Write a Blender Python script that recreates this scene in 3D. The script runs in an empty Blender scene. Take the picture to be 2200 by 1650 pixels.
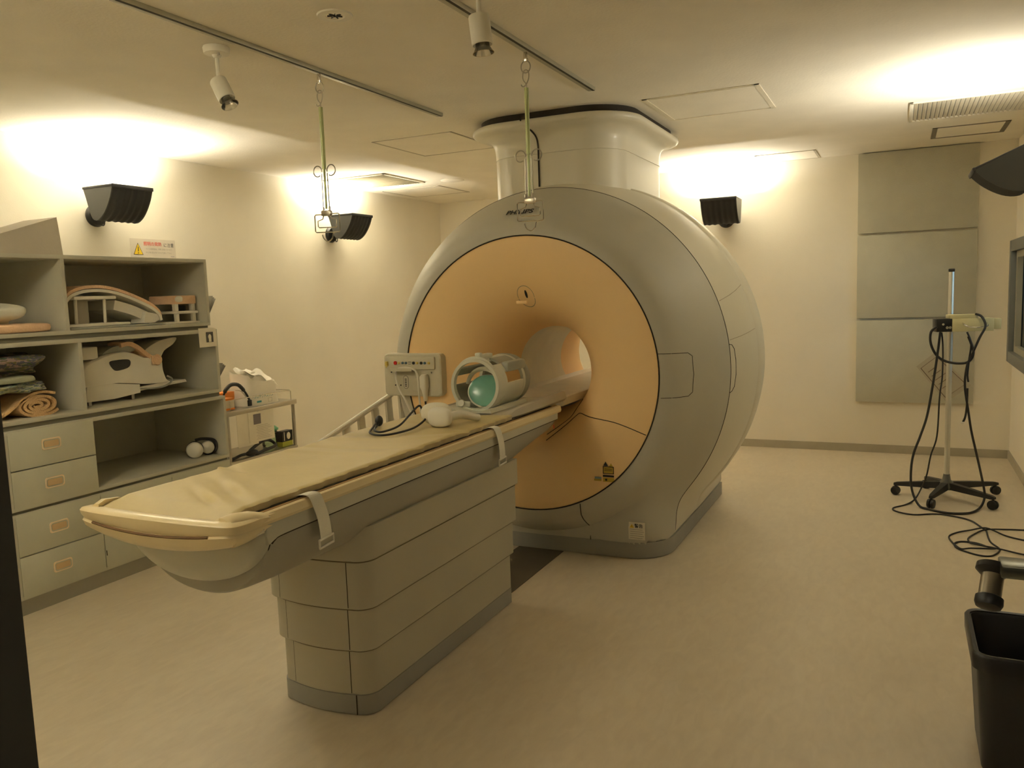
import bpy, bmesh, math, random
from mathutils import Vector, Matrix, noise
random.seed(7)
PI = math.pi
C = bpy.context.scene.collection
R = math.radians

# ------------------------------------------------------------------ materials
def mat(name, col, rough=0.5, metal=0.0, var=0.04, vs=6.0, bump=0.0, bs=80.0, emit=None, es=0.0, coat=0.0, alpha=None):
    m = bpy.data.materials.new(name); m.use_nodes = True
    nt = m.node_tree; N = nt.nodes; L = nt.links
    p = N['Principled BSDF']
    p.inputs['Roughness'].default_value = rough
    p.inputs['Metallic'].default_value = metal
    if coat:
        p.inputs['Coat Weight'].default_value = coat
        p.inputs['Coat Roughness'].default_value = 0.15
    tc = N.new('ShaderNodeTexCoord')
    nz = N.new('ShaderNodeTexNoise'); nz.inputs['Scale'].default_value = vs; nz.inputs['Detail'].default_value = 4
    L.new(tc.outputs['Object'], nz.inputs['Vector'])
    rp = N.new('ShaderNodeValToRGB')
    a = [max(0, c * (1 - var)) for c in col]; b = [min(1, c * (1 + var)) for c in col]
    rp.color_ramp.elements[0].position = 0.35; rp.color_ramp.elements[1].position = 0.65
    rp.color_ramp.elements[0].color = (*a, 1); rp.color_ramp.elements[1].color = (*b, 1)
    L.new(nz.outputs['Fac'], rp.inputs['Fac']); L.new(rp.outputs['Color'], p.inputs['Base Color'])
    if bump:
        n2 = N.new('ShaderNodeTexNoise'); n2.inputs['Scale'].default_value = bs; n2.inputs['Detail'].default_value = 3
        L.new(tc.outputs['Object'], n2.inputs['Vector'])
        bp = N.new('ShaderNodeBump'); bp.inputs['Strength'].default_value = bump; bp.inputs['Distance'].default_value = 0.01
        L.new(n2.outputs['Fac'], bp.inputs['Height']); L.new(bp.outputs['Normal'], p.inputs['Normal'])
    if emit:
        p.inputs['Emission Color'].default_value = (*emit, 1); p.inputs['Emission Strength'].default_value = es
    return m

def mat_pattern(name, cols, scale, rough=0.9, bump=0.3):
    m = bpy.data.materials.new(name); m.use_nodes = True
    nt = m.node_tree; N = nt.nodes; L = nt.links; p = N['Principled BSDF']; p.inputs['Roughness'].default_value = rough
    tc = N.new('ShaderNodeTexCoord'); v = N.new('ShaderNodeTexVoronoi'); v.inputs['Scale'].default_value = scale
    nz = N.new('ShaderNodeTexNoise'); nz.inputs['Scale'].default_value = scale * .6
    mx = N.new('ShaderNodeMixRGB'); mx.inputs[0].default_value = .35
    L.new(tc.outputs['Object'], mx.inputs[1]); L.new(nz.outputs['Color'], mx.inputs[2]); L.new(mx.outputs[0], v.inputs['Vector'])
    rp = N.new('ShaderNodeValToRGB'); rp.color_ramp.interpolation = 'CONSTANT'
    while len(rp.color_ramp.elements) < len(cols): rp.color_ramp.elements.new(.5)
    for i, c in enumerate(cols):
        rp.color_ramp.elements[i].position = i / len(cols); rp.color_ramp.elements[i].color = (*c, 1)
    sp = N.new('ShaderNodeSeparateColor'); L.new(v.outputs['Color'], sp.inputs[0]); L.new(sp.outputs[0], rp.inputs['Fac'])
    L.new(rp.outputs['Color'], p.inputs['Base Color'])
    bp = N.new('ShaderNodeBump'); bp.inputs['Strength'].default_value = bump; bp.inputs['Distance'].default_value = .01
    L.new(nz.outputs['Fac'], bp.inputs['Height']); L.new(bp.outputs['Normal'], p.inputs['Normal'])
    return m

def mat_floor():
    m = mat('vinyl_floor', (.62, .55, .42), .42, var=.0)
    nt = m.node_tree; N = nt.nodes; L = nt.links; p = N['Principled BSDF']
    tc = N['Texture Coordinate']
    a = N.new('ShaderNodeTexNoise'); a.inputs['Scale'].default_value = 26; a.inputs['Detail'].default_value = 7; a.inputs['Distortion'].default_value = .6
    mp = N.new('ShaderNodeMapping'); mp.inputs['Scale'].default_value = (1, .35, 1)
    L.new(tc.outputs['Object'], mp.inputs['Vector']); L.new(mp.outputs['Vector'], a.inputs['Vector'])
    b = N.new('ShaderNodeTexNoise'); b.inputs['Scale'].default_value = 1.1; b.inputs['Detail'].default_value = 3
    L.new(tc.outputs['Object'], b.inputs['Vector'])
    r1 = N.new('ShaderNodeValToRGB'); r1.color_ramp.elements[0].position = .3; r1.color_ramp.elements[1].position = .7
    r1.color_ramp.elements[0].color = (.61, .53, .395, 1); r1.color_ramp.elements[1].color = (.675, .595, .45, 1)
    L.new(a.outputs['Fac'], r1.inputs['Fac'])
    r2 = N.new('ShaderNodeValToRGB'); r2.color_ramp.elements[0].position = .35; r2.color_ramp.elements[1].position = .7
    r2.color_ramp.elements[0].color = (.93, .92, .91, 1); r2.color_ramp.elements[1].color = (1, 1, 1, 1)
    L.new(b.outputs['Fac'], r2.inputs['Fac'])
    mx = N.new('ShaderNodeMixRGB'); mx.blend_type = 'MULTIPLY'; mx.inputs[0].default_value = 1
    L.new(r1.outputs['Color'], mx.inputs[1]); L.new(r2.outputs['Color'], mx.inputs[2]); L.new(mx.outputs[0], p.inputs['Base Color'])
    rr = N.new('ShaderNodeMapRange'); rr.inputs['To Min'].default_value = .34; rr.inputs['To Max'].default_value = .5
    L.new(a.outputs['Fac'], rr.inputs['Value']); L.new(rr.outputs['Result'], p.inputs['Roughness'])
    return m

def mat_glass(name, col=(.9, .95, .95), rough=.03, tint=.25):
    m = bpy.data.materials.new(name); m.use_nodes = True
    nt = m.node_tree; N = nt.nodes; L = nt.links
    for n in list(N):
        if n.type == 'BSDF_PRINCIPLED': N.remove(n)
    o = [n for n in N if n.type == 'OUTPUT_MATERIAL'][0]
    t = N.new('ShaderNodeBsdfTransparent'); t.inputs[0].default_value = (*col, 1)
    g = N.new('ShaderNodeBsdfGlossy'); g.inputs['Roughness'].default_value = rough
    f = N.new('ShaderNodeFresnel'); f.inputs['IOR'].default_value = 1.45
    ad = N.new('ShaderNodeMath'); ad.operation = 'ADD'; ad.inputs[1].default_value = tint * .2
    L.new(f.outputs[0], ad.inputs[0])
    x = N.new('ShaderNodeMixShader'); L.new(ad.outputs[0], x.inputs[0]); L.new(t.outputs[0], x.inputs[1]); L.new(g.outputs[0], x.inputs[2])
    L.new(x.outputs[0], o.inputs[0])
    return m

WALL = mat('wall_paper', (.82, .77, .65), .85, var=.02, vs=2.0, bump=.12, bs=160)
CEIL = mat('ceiling_paint', (.86, .81, .70), .9, var=.025, vs=3.0, bump=.15, bs=60)
FLOOR = mat_floor()
BASEB = mat('baseboard_vinyl', (.42, .385, .29), .6)
CORR = mat('corridor_dark', (.12, .115, .10), .8)
JAMB = mat('dark_grey_steel', (.062, .062, .052), .5)
GREY = mat('gantry_grey', (.50, .48, .40), .5, var=.02, vs=2, coat=.05)
BEIGE = mat('gantry_beige', (.66, .62, .50), .42, var=.015, vs=2, coat=.1)
PEACH = mat('peach_plastic', (.92, .65, .32), .5, var=.015, vs=2)
LINER = mat('bore_liner', (.82, .78, .62), .4)
PLINTH = mat('plinth_grey', (.30, .295, .26), .5)
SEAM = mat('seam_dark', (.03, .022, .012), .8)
SOFTSEAM = mat('seam_soft', (.36, .30, .2), .8)
TGREY = mat('table_grey', (.375, .36, .295), .45, var=.03, vs=3)
TTRIM = mat('table_trim', (.56, .55, .46), .42, var=.02)
TIER = mat('pedestal_beige', (.46, .43, .325), .5, var=.03, vs=3)
CREAM = mat('cream_plastic', (.83, .70, .43), .35, var=.02, coat=.2)
MATT = mat('mattress_vinyl', (.50, .40, .185), .5, var=.04, vs=5, bump=.1, bs=30)
MATTE = mat('mattress_edge', (.60, .50, .29), .65, bump=.2)
CHASSIS = mat('control_beige', (.60, .56, .43), .45)
SHELF = mat('shelf_grey', (.52, .505, .41), .6, var=.04, vs=4)
SHELFD = mat('shelf_groove', (.2, .19, .14), .7)
DRAWER = mat('drawer_grey', (.55, .55, .435), .55, var=.03)
DRAWERG = mat('drawer_green_grey', (.55, .58, .44), .55, var=.03)
HANDLE = mat('peach_handle', (.92, .76, .54), .4)
HANDIN = mat('handle_recess', (.66, .47, .25), .7)
WHITE = mat('white_plastic', (.78, .75, .65), .4)
WHITEM = mat('white_metal', (.78, .74, .60), .4)
PAPER = mat('paper', (.80, .75, .62), .85)
PAPERD = mat('paper_photo', (.10, .09, .08), .6)
INK = mat('ink_black', (.03, .03, .03), .7)
REDINK = mat('ink_red', (.75, .05, .03), .6)
YEL = mat('warning_yellow', (.85, .60, .03), .5)
ORANGE = mat('orange_card', (.80, .25, .04), .6)
BLACK = mat('black_plastic', (.016, .016, .015), .4, var=.1)
BLACKL = mat('black_lamp_metal', (.012, .012, .012), .55, var=.1)
LAMPEND = mat('lamp_end_metal', (.05, .05, .045), .4)
RUBBER = mat('black_rubber', (.02, .019, .017), .55)
CHROME = mat('chrome', (.75, .73, .68), .18, metal=1)
STEEL = mat('brushed_steel', (.52, .49, .42), .32, metal=1)
ALU = mat('aluminium', (.60, .58, .50), .4, metal=.5)
RAILM = mat('rail_aluminium', (.42, .40, .30), .4, metal=.3)
RAILSLOT = mat('rail_slot', (.05, .045, .03), .7)
GREENROD = mat('green_rod', (.42, .47, .22), .35, metal=.3)
TEAL = mat('teal_foam', (.16, .40, .31), .3, var=.1, coat=.4)
COILW = mat('coil_white', (.66, .66, .56), .35)
COILG = mat('coil_grey', (.36, .37, .31), .4)
TAUPE = mat('coil_base_taupe', (.46, .42, .33), .5)
STRAP = mat('strap_white', (.86, .84, .74), .9, bump=.3, bs=300)
CLOTHW = mat('cloth_white', (.72, .71, .60), .95, bump=.3, bs=40)
TOWEL = mat('towel_peach', (.82, .56, .36), .95, bump=.5, bs=90)
ROLLM = mat('blanket_orange', (.70, .46, .23), .95, var=.15, bump=.6, bs=120)
PAT1 = mat_pattern('patterned_cloth_dark', [(.07, .12, .05), (.30, .27, .18), (.10, .10, .13), (.35, .25, .22), (.16, .15, .06)], 15)
PAT2 = mat_pattern('patterned_cloth_light', [(.42, .42, .30), (.14, .14, .22), (.36, .40, .32), (.10, .16, .12), (.50, .48, .20)], 17)
GREENCAP = mat('green_cap', (.03, .38, .12), .35)
BOTTLE = mat_glass('bottle_clear', (.75, .9, .75), .1, .6)
YGREEN = mat('yellow_green_label', (.45, .50, .08), .6)
BAGM = mat('plastic_bag_white', (.86, .82, .72), .3, var=.03)
TEALINK = mat('ink_teal', (.05, .30, .36), .7)
GREYINK = mat('ink_grey', (.28, .25, .20), .7)
BOXY = mat('amplifier_cream', (.62, .57, .32), .4)
WEDGE = mat('wedge_grey', (.52, .47, .38), .85, bump=.2)
PANEL = mat('wall_panel_grey', (.52, .505, .405), .8, var=.03, bump=.25, bs=200)
VENT = mat('vent_white', (.80, .74, .60), .5)
VENTD = mat('vent_dark', (.22, .20, .15), .8)
PANELL = mat('hatch_line', (.50, .45, .35), .7)
WFRAME = mat('window_frame_grey', (.17, .185, .18), .4, metal=.2)
GLASS = mat_glass('window_glass', (.55, .62, .62), .03, .5)
BULBG = mat_glass('bulb_glass', (.97, .96, .93), .12, 1.0)
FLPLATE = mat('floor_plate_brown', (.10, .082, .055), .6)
LAMPON = mat('halogen_tube', (1, .9, .7), .5, emit=(1, .80, .50), es=40)
REDBTN = mat('red_button', (.65, .03, .02), .3)
BLUEBTN = mat('blue_button', (.10, .18, .22), .3)
YELBTN = mat('yellow_button', (.70, .55, .12), .3)

# ------------------------------------------------------------------ mesh builder
def cat(pts, k=6, closed=False):
    P = [Vector(p) for p in pts]; n = len(P); out = []
    rng = range(n if closed else n - 1)
    for i in rng:
        if closed: a, b, c, d = P[(i-1) % n], P[i], P[(i+1) % n], P[(i+2) % n]
        else: a, b, c, d = P[max(i-1, 0)], P[i], P[i+1], P[min(i+2, n-1)]
        for j in range(k):
            t = j / k
            out.append(.5 * ((2*b) + (c-a)*t + (2*a-5*b+4*c-d)*t*t + (3*b-a-3*c+d)*t**3))
    if not closed: out.append(P[-1])
    return out

class B:
    def __init__(s): s.bm = bmesh.new()
    def box(s, x0, x1, y0, y1, z0, z1, bev=0, seg=2, M=None):
        g = bmesh.ops.create_cube(s.bm, size=1)['verts']
        for v in g:
            v.co = Vector(((x0+x1)/2 + v.co.x*(x1-x0), (y0+y1)/2 + v.co.y*(y1-y0), (z0+z1)/2 + v.co.z*(z1-z0)))
        if bev:
            es = {e for v in g for e in v.link_edges}
            r = bmesh.ops.bevel(s.bm, geom=list(es), offset=bev, segments=seg, profile=.5, affect='EDGES')
            g = list({v for f in r['faces'] for v in f.verts} | {v for v in g if v.is_valid})
        if M is not None:
            for v in g: v.co = M @ v.co
        return s
    def loft(s, rings, close=True, cap0=True, cap1=True, loop=False):
        vs = [[s.bm.verts.new(p) for p in r] for r in rings]
        n = len(rings[0]); m = len(rings)
        for i in range(m if loop else m-1):
            a, b = vs[i], vs[(i+1) % m]
            for j in range(n if close else n-1):
                k = (j+1) % n
                try: s.bm.faces.new((a[j], a[k], b[k], b[j]))
                except ValueError: pass
        if not loop and close:
            if cap0: s.bm.faces.new(list(reversed(vs[0])))
            if cap1: s.bm.faces.new(vs[-1])
        return s
    def tube(s, pts, r, n=8, closed=False, cap=True):
        P = [Vector(p) for p in pts]; m = len(P); rings = []
        t0 = (P[1]-P[0]).normalized(); up = Vector((0, 0, 1)) if abs(t0.z) < .9 else Vector((1, 0, 0))
        nrm = t0.cross(up).normalized()
        for i in range(m):
            if closed: t = (P[(i+1) % m]-P[i-1])
            else: t = (P[min(i+1, m-1)]-P[max(i-1, 0)])
            if t.length < 1e-9: t = t0
            t = t.normalized()
            nrm = (nrm - t*nrm.dot(t))
            if nrm.length < 1e-6: nrm = t.orthogonal()
            nrm.normalize(); b = t.cross(nrm)
            rr = r[i] if isinstance(r, (list, tuple)) else r
            rings.append([P[i] + (nrm*math.cos(2*PI*k/n) + b*math.sin(2*PI*k/n))*rr for k in range(n)])
        s.loft(rings, cap0=cap, cap1=cap, loop=closed); return s
    def cyl(s, p0, p1, r0, r1=None, n=24): return s.tube([p0, p1], [r0, r0 if r1 is None else r1], n)
    def lathe(s, prof, o, ax=(0, 0, 1), n=32, cap=True, loop=False):
        ax = Vector(ax).normalized(); u = ax.orthogonal().normalized(); w = ax.cross(u); o = Vector(o)
        rings = [[o + ax*h + (u*math.cos(2*PI*k/n)+w*math.sin(2*PI*k/n))*max(r, 1e-4) for k in range(n)] for r, h in prof]
        s.loft(rings, cap0=cap, cap1=cap, loop=loop); return s
    def prism(s, poly, axis, a, b):
        def P(u, v, w):
            return {'x': (w, u, v), 'y': (u, w, v), 'z': (u, v, w)}[axis]
        s.loft([[Vector(P(u, v, a)) for u, v in poly], [Vector(P(u, v, b)) for u, v in poly]]); return s
    def strip(s, poly, th, axis, a, b):
        """open polyline given thickness th, extruded along axis"""
        n = len(poly); up = []; dn = []
        for i in range(n):
            p, q = Vector(poly[max(i-1, 0)]), Vector(poly[min(i+1, n-1)])
            t = (q-p).normalized(); nn = Vector((-t.y, t.x))*th/2
            up.append(tuple(Vector(poly[i])+nn)); dn.append(tuple(Vector(poly[i])-nn))
        def P(u, w):
            return Vector({'x': (w, u[0], u[1]), 'y': (u[0], w, u[1]), 'z': (u[0], u[1], w)}[axis])
        rings = [[P(up[i], a), P(up[i], b), P(dn[i], b), P(dn[i], a)] for i in range(n)]
        s.loft(rings); return s
    def ell(s, c, r, n=20, e=1.0, amp=0, fs=4, seed=0):
        """superellipsoid, optionally lumpy"""
        def sp(x): return math.copysign(abs(x)**e, x)
        rings = []
        for i in range(n+1):
            a = -PI/2 + PI*i/n; a = max(-PI/2+.02, min(PI/2-.02, a)); ring = []
            for k in range(2*n):
                b = 2*PI*k/(2*n)
                d = Vector((sp(math.cos(a))*sp(math.cos(b)), sp(math.cos(a))*sp(math.sin(b)), sp(math.sin(a))))
                p = Vector((d.x*r[0], d.y*r[1], d.z*r[2]))
                if amp:
                    q = noise.noise(p*fs*5+Vector((seed, seed, 0)))
                    p *= 1+amp*q
                ring.append(Vector(c)+p)
            rings.append(ring)
        s.loft(rings); return s
    def quad(s, a, b, c, d):
        s.bm.faces.new([s.bm.verts.new(p) for p in (a, b, c, d)]); return s

OFF = {}
def finish(o, me, m, smooth):
    for x in (m if isinstance(m, list) else [m]): me.materials.append(x)
    if smooth is not None:
        for p in me.polygons: p.use_smooth = True
        me.set_sharp_from_angle(angle=R(smooth))
def obj(name, b, m, parent=None, smooth=35, label=None):
    me = bpy.data.meshes.new(name)
    bmesh.ops.recalc_face_normals(b.bm, faces=b.bm.faces)
    off = OFF.get(parent.name, Vector()) if parent else None
    if off is None:
        xs = [v.co.x for v in b.bm.verts]; ys = [v.co.y for v in b.bm.verts]; zs = [v.co.z for v in b.bm.verts]
        off = Vector(((min(xs)+max(xs))/2, (min(ys)+max(ys))/2, min(zs)))
        loc = off
    else: loc = Vector()
    for v in b.bm.verts: v.co -= off
    b.bm.to_mesh(me); b.bm.free()
    o = bpy.data.objects.new(name, me); C.objects.link(o)
    finish(o, me, m, smooth)
    o.location = loc
    if parent: o.parent = parent
    OFF[o.name] = off
    if label: o['label'] = label
    return o
def tag(o, label, catg, group=None, kind=None):
    o['label'] = label; o['category'] = catg
    if group: o['group'] = group
    if kind: o['kind'] = kind
    return o
def thing(name, label, catg, loc=(0, 0, 0), group=None, local=False, rz=0):
    o = bpy.data.objects.new(name, None); C.objects.link(o); o.empty_display_size = .05
    o.location = loc; o.rotation_euler = (0, 0, rz)
    OFF[o.name] = Vector() if local else Vector(loc)
    return tag(o, label, catg, group)
def struct(name, b, m, smooth=None, label=None):
    o = obj(name, b, m, None, smooth); o['kind'] = 'structure'
    if label: o['label'] = label
    return o
def dup(root, loc, rot, label, group=None):
    r = root.copy(); C.objects.link(r); r.location = loc; r.rotation_euler = rot; r['label'] = label
    if group: r['group'] = group
    for ch in list(root.children):
        c = ch.copy(); C.objects.link(c); c.parent = r
        for g in list(ch.children):
            d = g.copy(); C.objects.link(d); d.parent = c
    return r
def text_b(body, size, fn, shear=0, squash=1.0, bold=0):
    """lettering as a mesh mapped through fn(u,v)->Vector, u,v centred"""
    cu = bpy.data.curves.new('lettering', 'FONT'); cu.body = body; cu.size = size; cu.align_x = 'CENTER'; cu.align_y = 'CENTER'
    cu.shear = shear; cu.resolution_u = 3; cu.offset = bold
    o = bpy.data.objects.new('lettering', cu); C.objects.link(o)
    dg = bpy.context.evaluated_depsgraph_get(); me = bpy.data.meshes.new_from_object(o.evaluated_get(dg))
    b = B()
    vs = [b.bm.verts.new(fn(v.co.x*squash, v.co.y)) for v in me.vertices]
    for p in me.polygons:
        try: b.bm.faces.new([vs[i] for i in p.vertices])
        except ValueError: pass
    bpy.data.objects.remove(o); bpy.data.meshes.remove(me)
    return b
def rrect(x0, x1, y0, y1, r, n=8):
    out = []
    for cx, cy, a0 in ((x1-r, y1-r, 0), (x0+r, y1-r, 90), (x0+r, y0+r, 180), (x1-r, y0+r, 270)):
        for i in range(n+1):
            a = R(a0+90*i/n); out.append((cx+r*math.cos(a), cy+r*math.sin(a)))
    return out

# ------------------------------------------------------------------ room
XL, XR, YF, YB, YB2, H = -5.26, .89, .60, 8.25, 9.0, 2.765
XS = -3.6
struct('floor', B().box(XL-.3, 2.4, -1.2, YB2+.3, -.1, 0), FLOOR)
struct('ceiling', B().box(XL-.3, 2.4, -1.2, YB2+.3, H, H+.1), CEIL)
struct('wall_left', B().box(XL-.12, XL, YF-.3, YB2+.12, 0, H), WALL)
struct('wall_back', B().box(XL, XS, YB2, YB2+.12, 0, H).box(XS, XR+.12, YB, YB2+.12, 0, H), WALL)
WY0, WY1, WZ0, WZ1 = 5.55, 7.97, .93, 1.86
struct('wall_right', B().box(XR, XR+.12, YF-.3, WY0, 0, H).box(XR, XR+.12, WY1, YB, 0, H)
       .box(XR, XR+.12, WY0, WY1, 0, WZ0).box(XR, XR+.12, WY0, WY1, WZ1, H), WALL)
DX0, DX1, DH = -.99, .36, 2.15
struct('wall_front', B().box(XL-.12, DX0-.04, YF-.3, YF, 0, H).box(DX1+.04, XR, YF-.3, YF, 0, H).box(DX0-.04, DX1+.04, YF-.3, YF, DH+.04, H), WALL)
struct('trim_1', B().box(DX0-.04, DX0, YF-.32, YF+.015, 0, DH+.04).box(DX1, DX1+.04, YF-.32, YF+.015, 0, DH+.04).box(DX0, DX1, YF-.32, YF+.015, DH, DH+.04), JAMB, label='dark grey steel door frame')
struct('wall_corridor', B().box(-2.6, 2.0, -1.2, -1.1, 0, H).box(-2.7, -2.6, -1.1, YF-.3, 0, H).box(2.0, 2.1, -1.1, YF-.3, 0, H), CORR)
struct('wall_control_room', B().box(2.3, 2.4, 4.5, 8.4, 0, H).box(XR+.12, 2.3, 8.3, 8.4, 0, H).box(XR+.12, 2.3, 4.5, 4.6, 0, H), mat('control_room_wall', (.3, .33, .34), .8))
bt = .012
struct('baseboard_back', B().box(XS+.0, XR-bt, YB-bt, YB, 0, .075).box(XL+bt, XS, YB2-bt, YB2, 0, .075), BASEB)
struct('baseboard_left', B().box(XL, XL+bt, 4.2, YB2, 0, .075), BASEB)
struct('baseboard_right', B().box(XR-bt, XR, YF, YB, 0, .075), BASEB)

# open leaf of the shielded door at the right, beyond the picture's edge, its lever reaching into it
d = struct('door_1', B().box(.345, .395, .64, 2.0, .01, 2.13, bev=.004), JAMB, label='dark grey shielded door standing open')
h = B().box(.215, .345, 1.925, 1.975, .967, 1.008, bev=.004)
OFF[d.name]
obj('door_handle', B().box(.20, .345, 1.915, 1.985, .972, 1.0, bev=.004), mat('arm_dark_steel', (.22, .22, .18), .3, metal=.9), d, label='brushed steel lever arm')
gp = obj('door_handle_grip', B().cyl((.190, 1.963, .966), (.180, 1.925, .916), .022, n=28), mat('grip_dark_steel', (.24, .21, .155), .35, metal=.8), d, label='ribbed steel grip with black caps')
obj('grip_collar', B().lathe([(.018, 0), (.033, .002), (.034, .014), (.026, .022), (.016, .024)], (.192, 1.972, .982), (-.16, -.65, -.8), 32), BLACK, gp)
obj('grip_cap', B().lathe([(.022, 0), (.027, .003), (.0275, .016), (.024, .024), (.012, .028), (.001, .029)], (.182, 1.932, .925), (-.16, -.65, -.8), 32), BLACK, gp)

# control-room window
w = struct('window_1', B().box(.82, XR+.1, WY0-.04, WY0+.06, WZ0-.04, WZ1+.04, bev=.004).box(.82, XR+.1, WY1-.07, WY1+.03, WZ0-.04, WZ1+.04, bev=.004)
           .box(.82, XR+.1, WY0+.06, WY1-.07, WZ0-.04, WZ0+.05, bev=.004).box(.82, XR+.1, WY0+.06, WY1-.07, WZ1-.05, WZ1+.04, bev=.004), WFRAME, 35, 'grey framed control room window')
obj('inner_frame', B().box(.86, .90, WY1-.16, WY1-.08, WZ0+.05, WZ1-.05).box(.86, .90, WY0+.06, WY0+.14, WZ0+.05, WZ1-.05)
    .box(.86, .90, WY0+.14, WY1-.16, WZ0+.05, WZ0+.10).box(.86, .90, WY0+.14, WY1-.16, WZ1-.1, WZ1-.05), RAILM, w)
obj('window_glass', B().box(.905, .913, WY0+.06, WY1-.07, WZ0+.05, WZ1-.05), GLASS, w)

# three grey wall panels on the far wall
for i, (z0, z1, lab) in enumerate(((2.04, 2.755, 'large grey fabric wall panel, topmost of the three on the far wall'),
                                   (1.265, 2.022, 'large grey fabric wall panel, middle one of the three behind the stand'),
                                   (.485, 1.245, 'large grey fabric wall panel, lowest one, under the taped notice'))):
    tag(obj('wall_panel', B().box(-.365, .60, YB-.045, YB-.001, z0, z1, bev=.004), PANEL), lab, 'panel', 'wall panels on the far wall')
b = B().box(-.37, -.362, YB-.03, YB-.002, .485, 2.755)
nt_ = thing('paper_notice', 'tilted transparent paper notice taped across the lowest grey wall panel', 'notice', (.33, YB-.05, .72))
def dia(o, s, ex):
    P = [(.141, .819), (.293, .95), (.579, .651), (.387, .499)]; cx, cz = .35, .73
    return [(cx+(x-cx)*s, cz+(z-cz)*s) for x, z in P]
obj('sheet', B().prism(dia(0, 1, 0), 'y', YB-.0475, YB-.0463), mat('notice_sheet', (.45, .41, .31), .5), nt_)
P = [(x, YB-.0485, z) for x, z in dia(0, .82, 0)]
b = B().tube(P, .0035, 4, closed=True)
for k in range(5):
    t = .2+.14*k
    a = Vector(P[0]).lerp(Vector(P[3]), t); c = Vector(P[1]).lerp(Vector(P[2]), t)
    b.tube([a.lerp(c, .15), a.lerp(c, .6+.06*(k % 3))], .003, 4)
obj('print', b, mat('notice_print', (.20, .14, .10), .8), nt_)

# ------------------------------------------------------------------ ceiling fittings
def hatch(x0, x1, y0, y1, label, w=.012, closed_sides=True, m=PANELL):
    t = thing('access_panel', label, 'hatch', ((x0+x1)/2, (y0+y1)/2, H-.004), 'ceiling access panels')
    obj('panel', B().box(x0+w, x1-w, y0+w, y1-w, H-.003, H), CEIL, t)
    obj('frame', B().box(x0, x1, y0, y0+w*.4, H-.0045, H).box(x0, x1, y1-w*.4, y1, H-.0045, H)
        .box(x0, x0+w, y0, y1, H-.0045, H).box(x1-w, x1, y0, y1, H-.0045, H), m, t)
hatch(-1.46, -.76, 5.02, 5.74, 'large ceiling access panel right of the scanner duct', .03, m=VENT)
hatch(-1.21, -.69, 7.72, 8.22, 'small ceiling access panel beside the far wall uplight', .02)
hatch(.205, .73, 7.25, 7.77, 'small ceiling access panel above the grey wall panels', .035, m=VENTD)
hatch(-3.58, -2.9, 5.17, 5.92, 'large ceiling access panel left of the scanner duct', .014)
hatch(-5.12, -4.40, 7.55, 8.22, 'ceiling access panel in the far left corner beside the vent', .02)
def vent(x0, x1, y0, y1, label, along, n):
    t = thing('ceiling_vent', label, 'vent', ((x0+x1)/2, (y0+y1)/2, H-.012), 'slatted ceiling vents')
    w = .025
    obj('frame', B().box(x0, x1, y0, y0+w, H-.012, H, bev=.003).box(x0, x1, y1-w, y1, H-.012, H, bev=.003).box(x0, x0+w, y0, y1, H-.012, H, bev=.003).box(x1-w, x1, y0, y1, H-.012, H, bev=.003), VENT, t)
    obj('backing', B().box(x0+w, x1-w, y0+w, y1-w, H-.0015, H-.0005), VENTD, t)
    for i in range(n):
        q = B()
        if along == 'y':
            x = x0+w+(x1-x0-2*w)*(i+.5)/n; M = Matrix.Translation((x, 0, H-.007)) @ Matrix.Rotation(R(35), 4, 'Y')
            q.box(-.011, .011, y0+w, y1-w, -.001, .001, M=M)
        else:
            y = y0+w+(y1-y0-2*w)*(i+.5)/n; M = Matrix.Translation((0, y, H-.007)) @ Matrix.Rotation(R(35), 4, 'X')
            q.box(x0+w, x1-w, -.011, .011, -.001, .001, M=M)
        obj('slat', q, VENT, t)
vent(.035, .80, 6.12, 6.82, 'slatted ceiling vent near the right wall, lit by the uplight', 'y', 26)
vent(-5.08, -4.37, 6.48, 7.22, 'slatted ceiling vent above the left wall, beside the hanging rod', 'y', 22)
def rail(x, y0, y1, label):
    t = thing('ceiling_rail', label, 'rail', (x, (y0+y1)/2, H-.02), 'hanger rails on the ceiling')
    obj('channel', B().box(x-.021, x+.021, y0, y1, H-.020, H, bev=.002), RAILM, t)
    obj('slot', B().box(x+.006, x+.019, y0+.003, y1-.003, H-.0215, H-.0195), RAILSLOT, t, label='dark slot')
rail(-2.675, 2.235, 4.64, 'long metal ceiling rail left of the two, over the patient table')
rail(-1.62, 1.6, 4.56, 'long metal ceiling rail right of the two, ending near the scanner duct')

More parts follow.
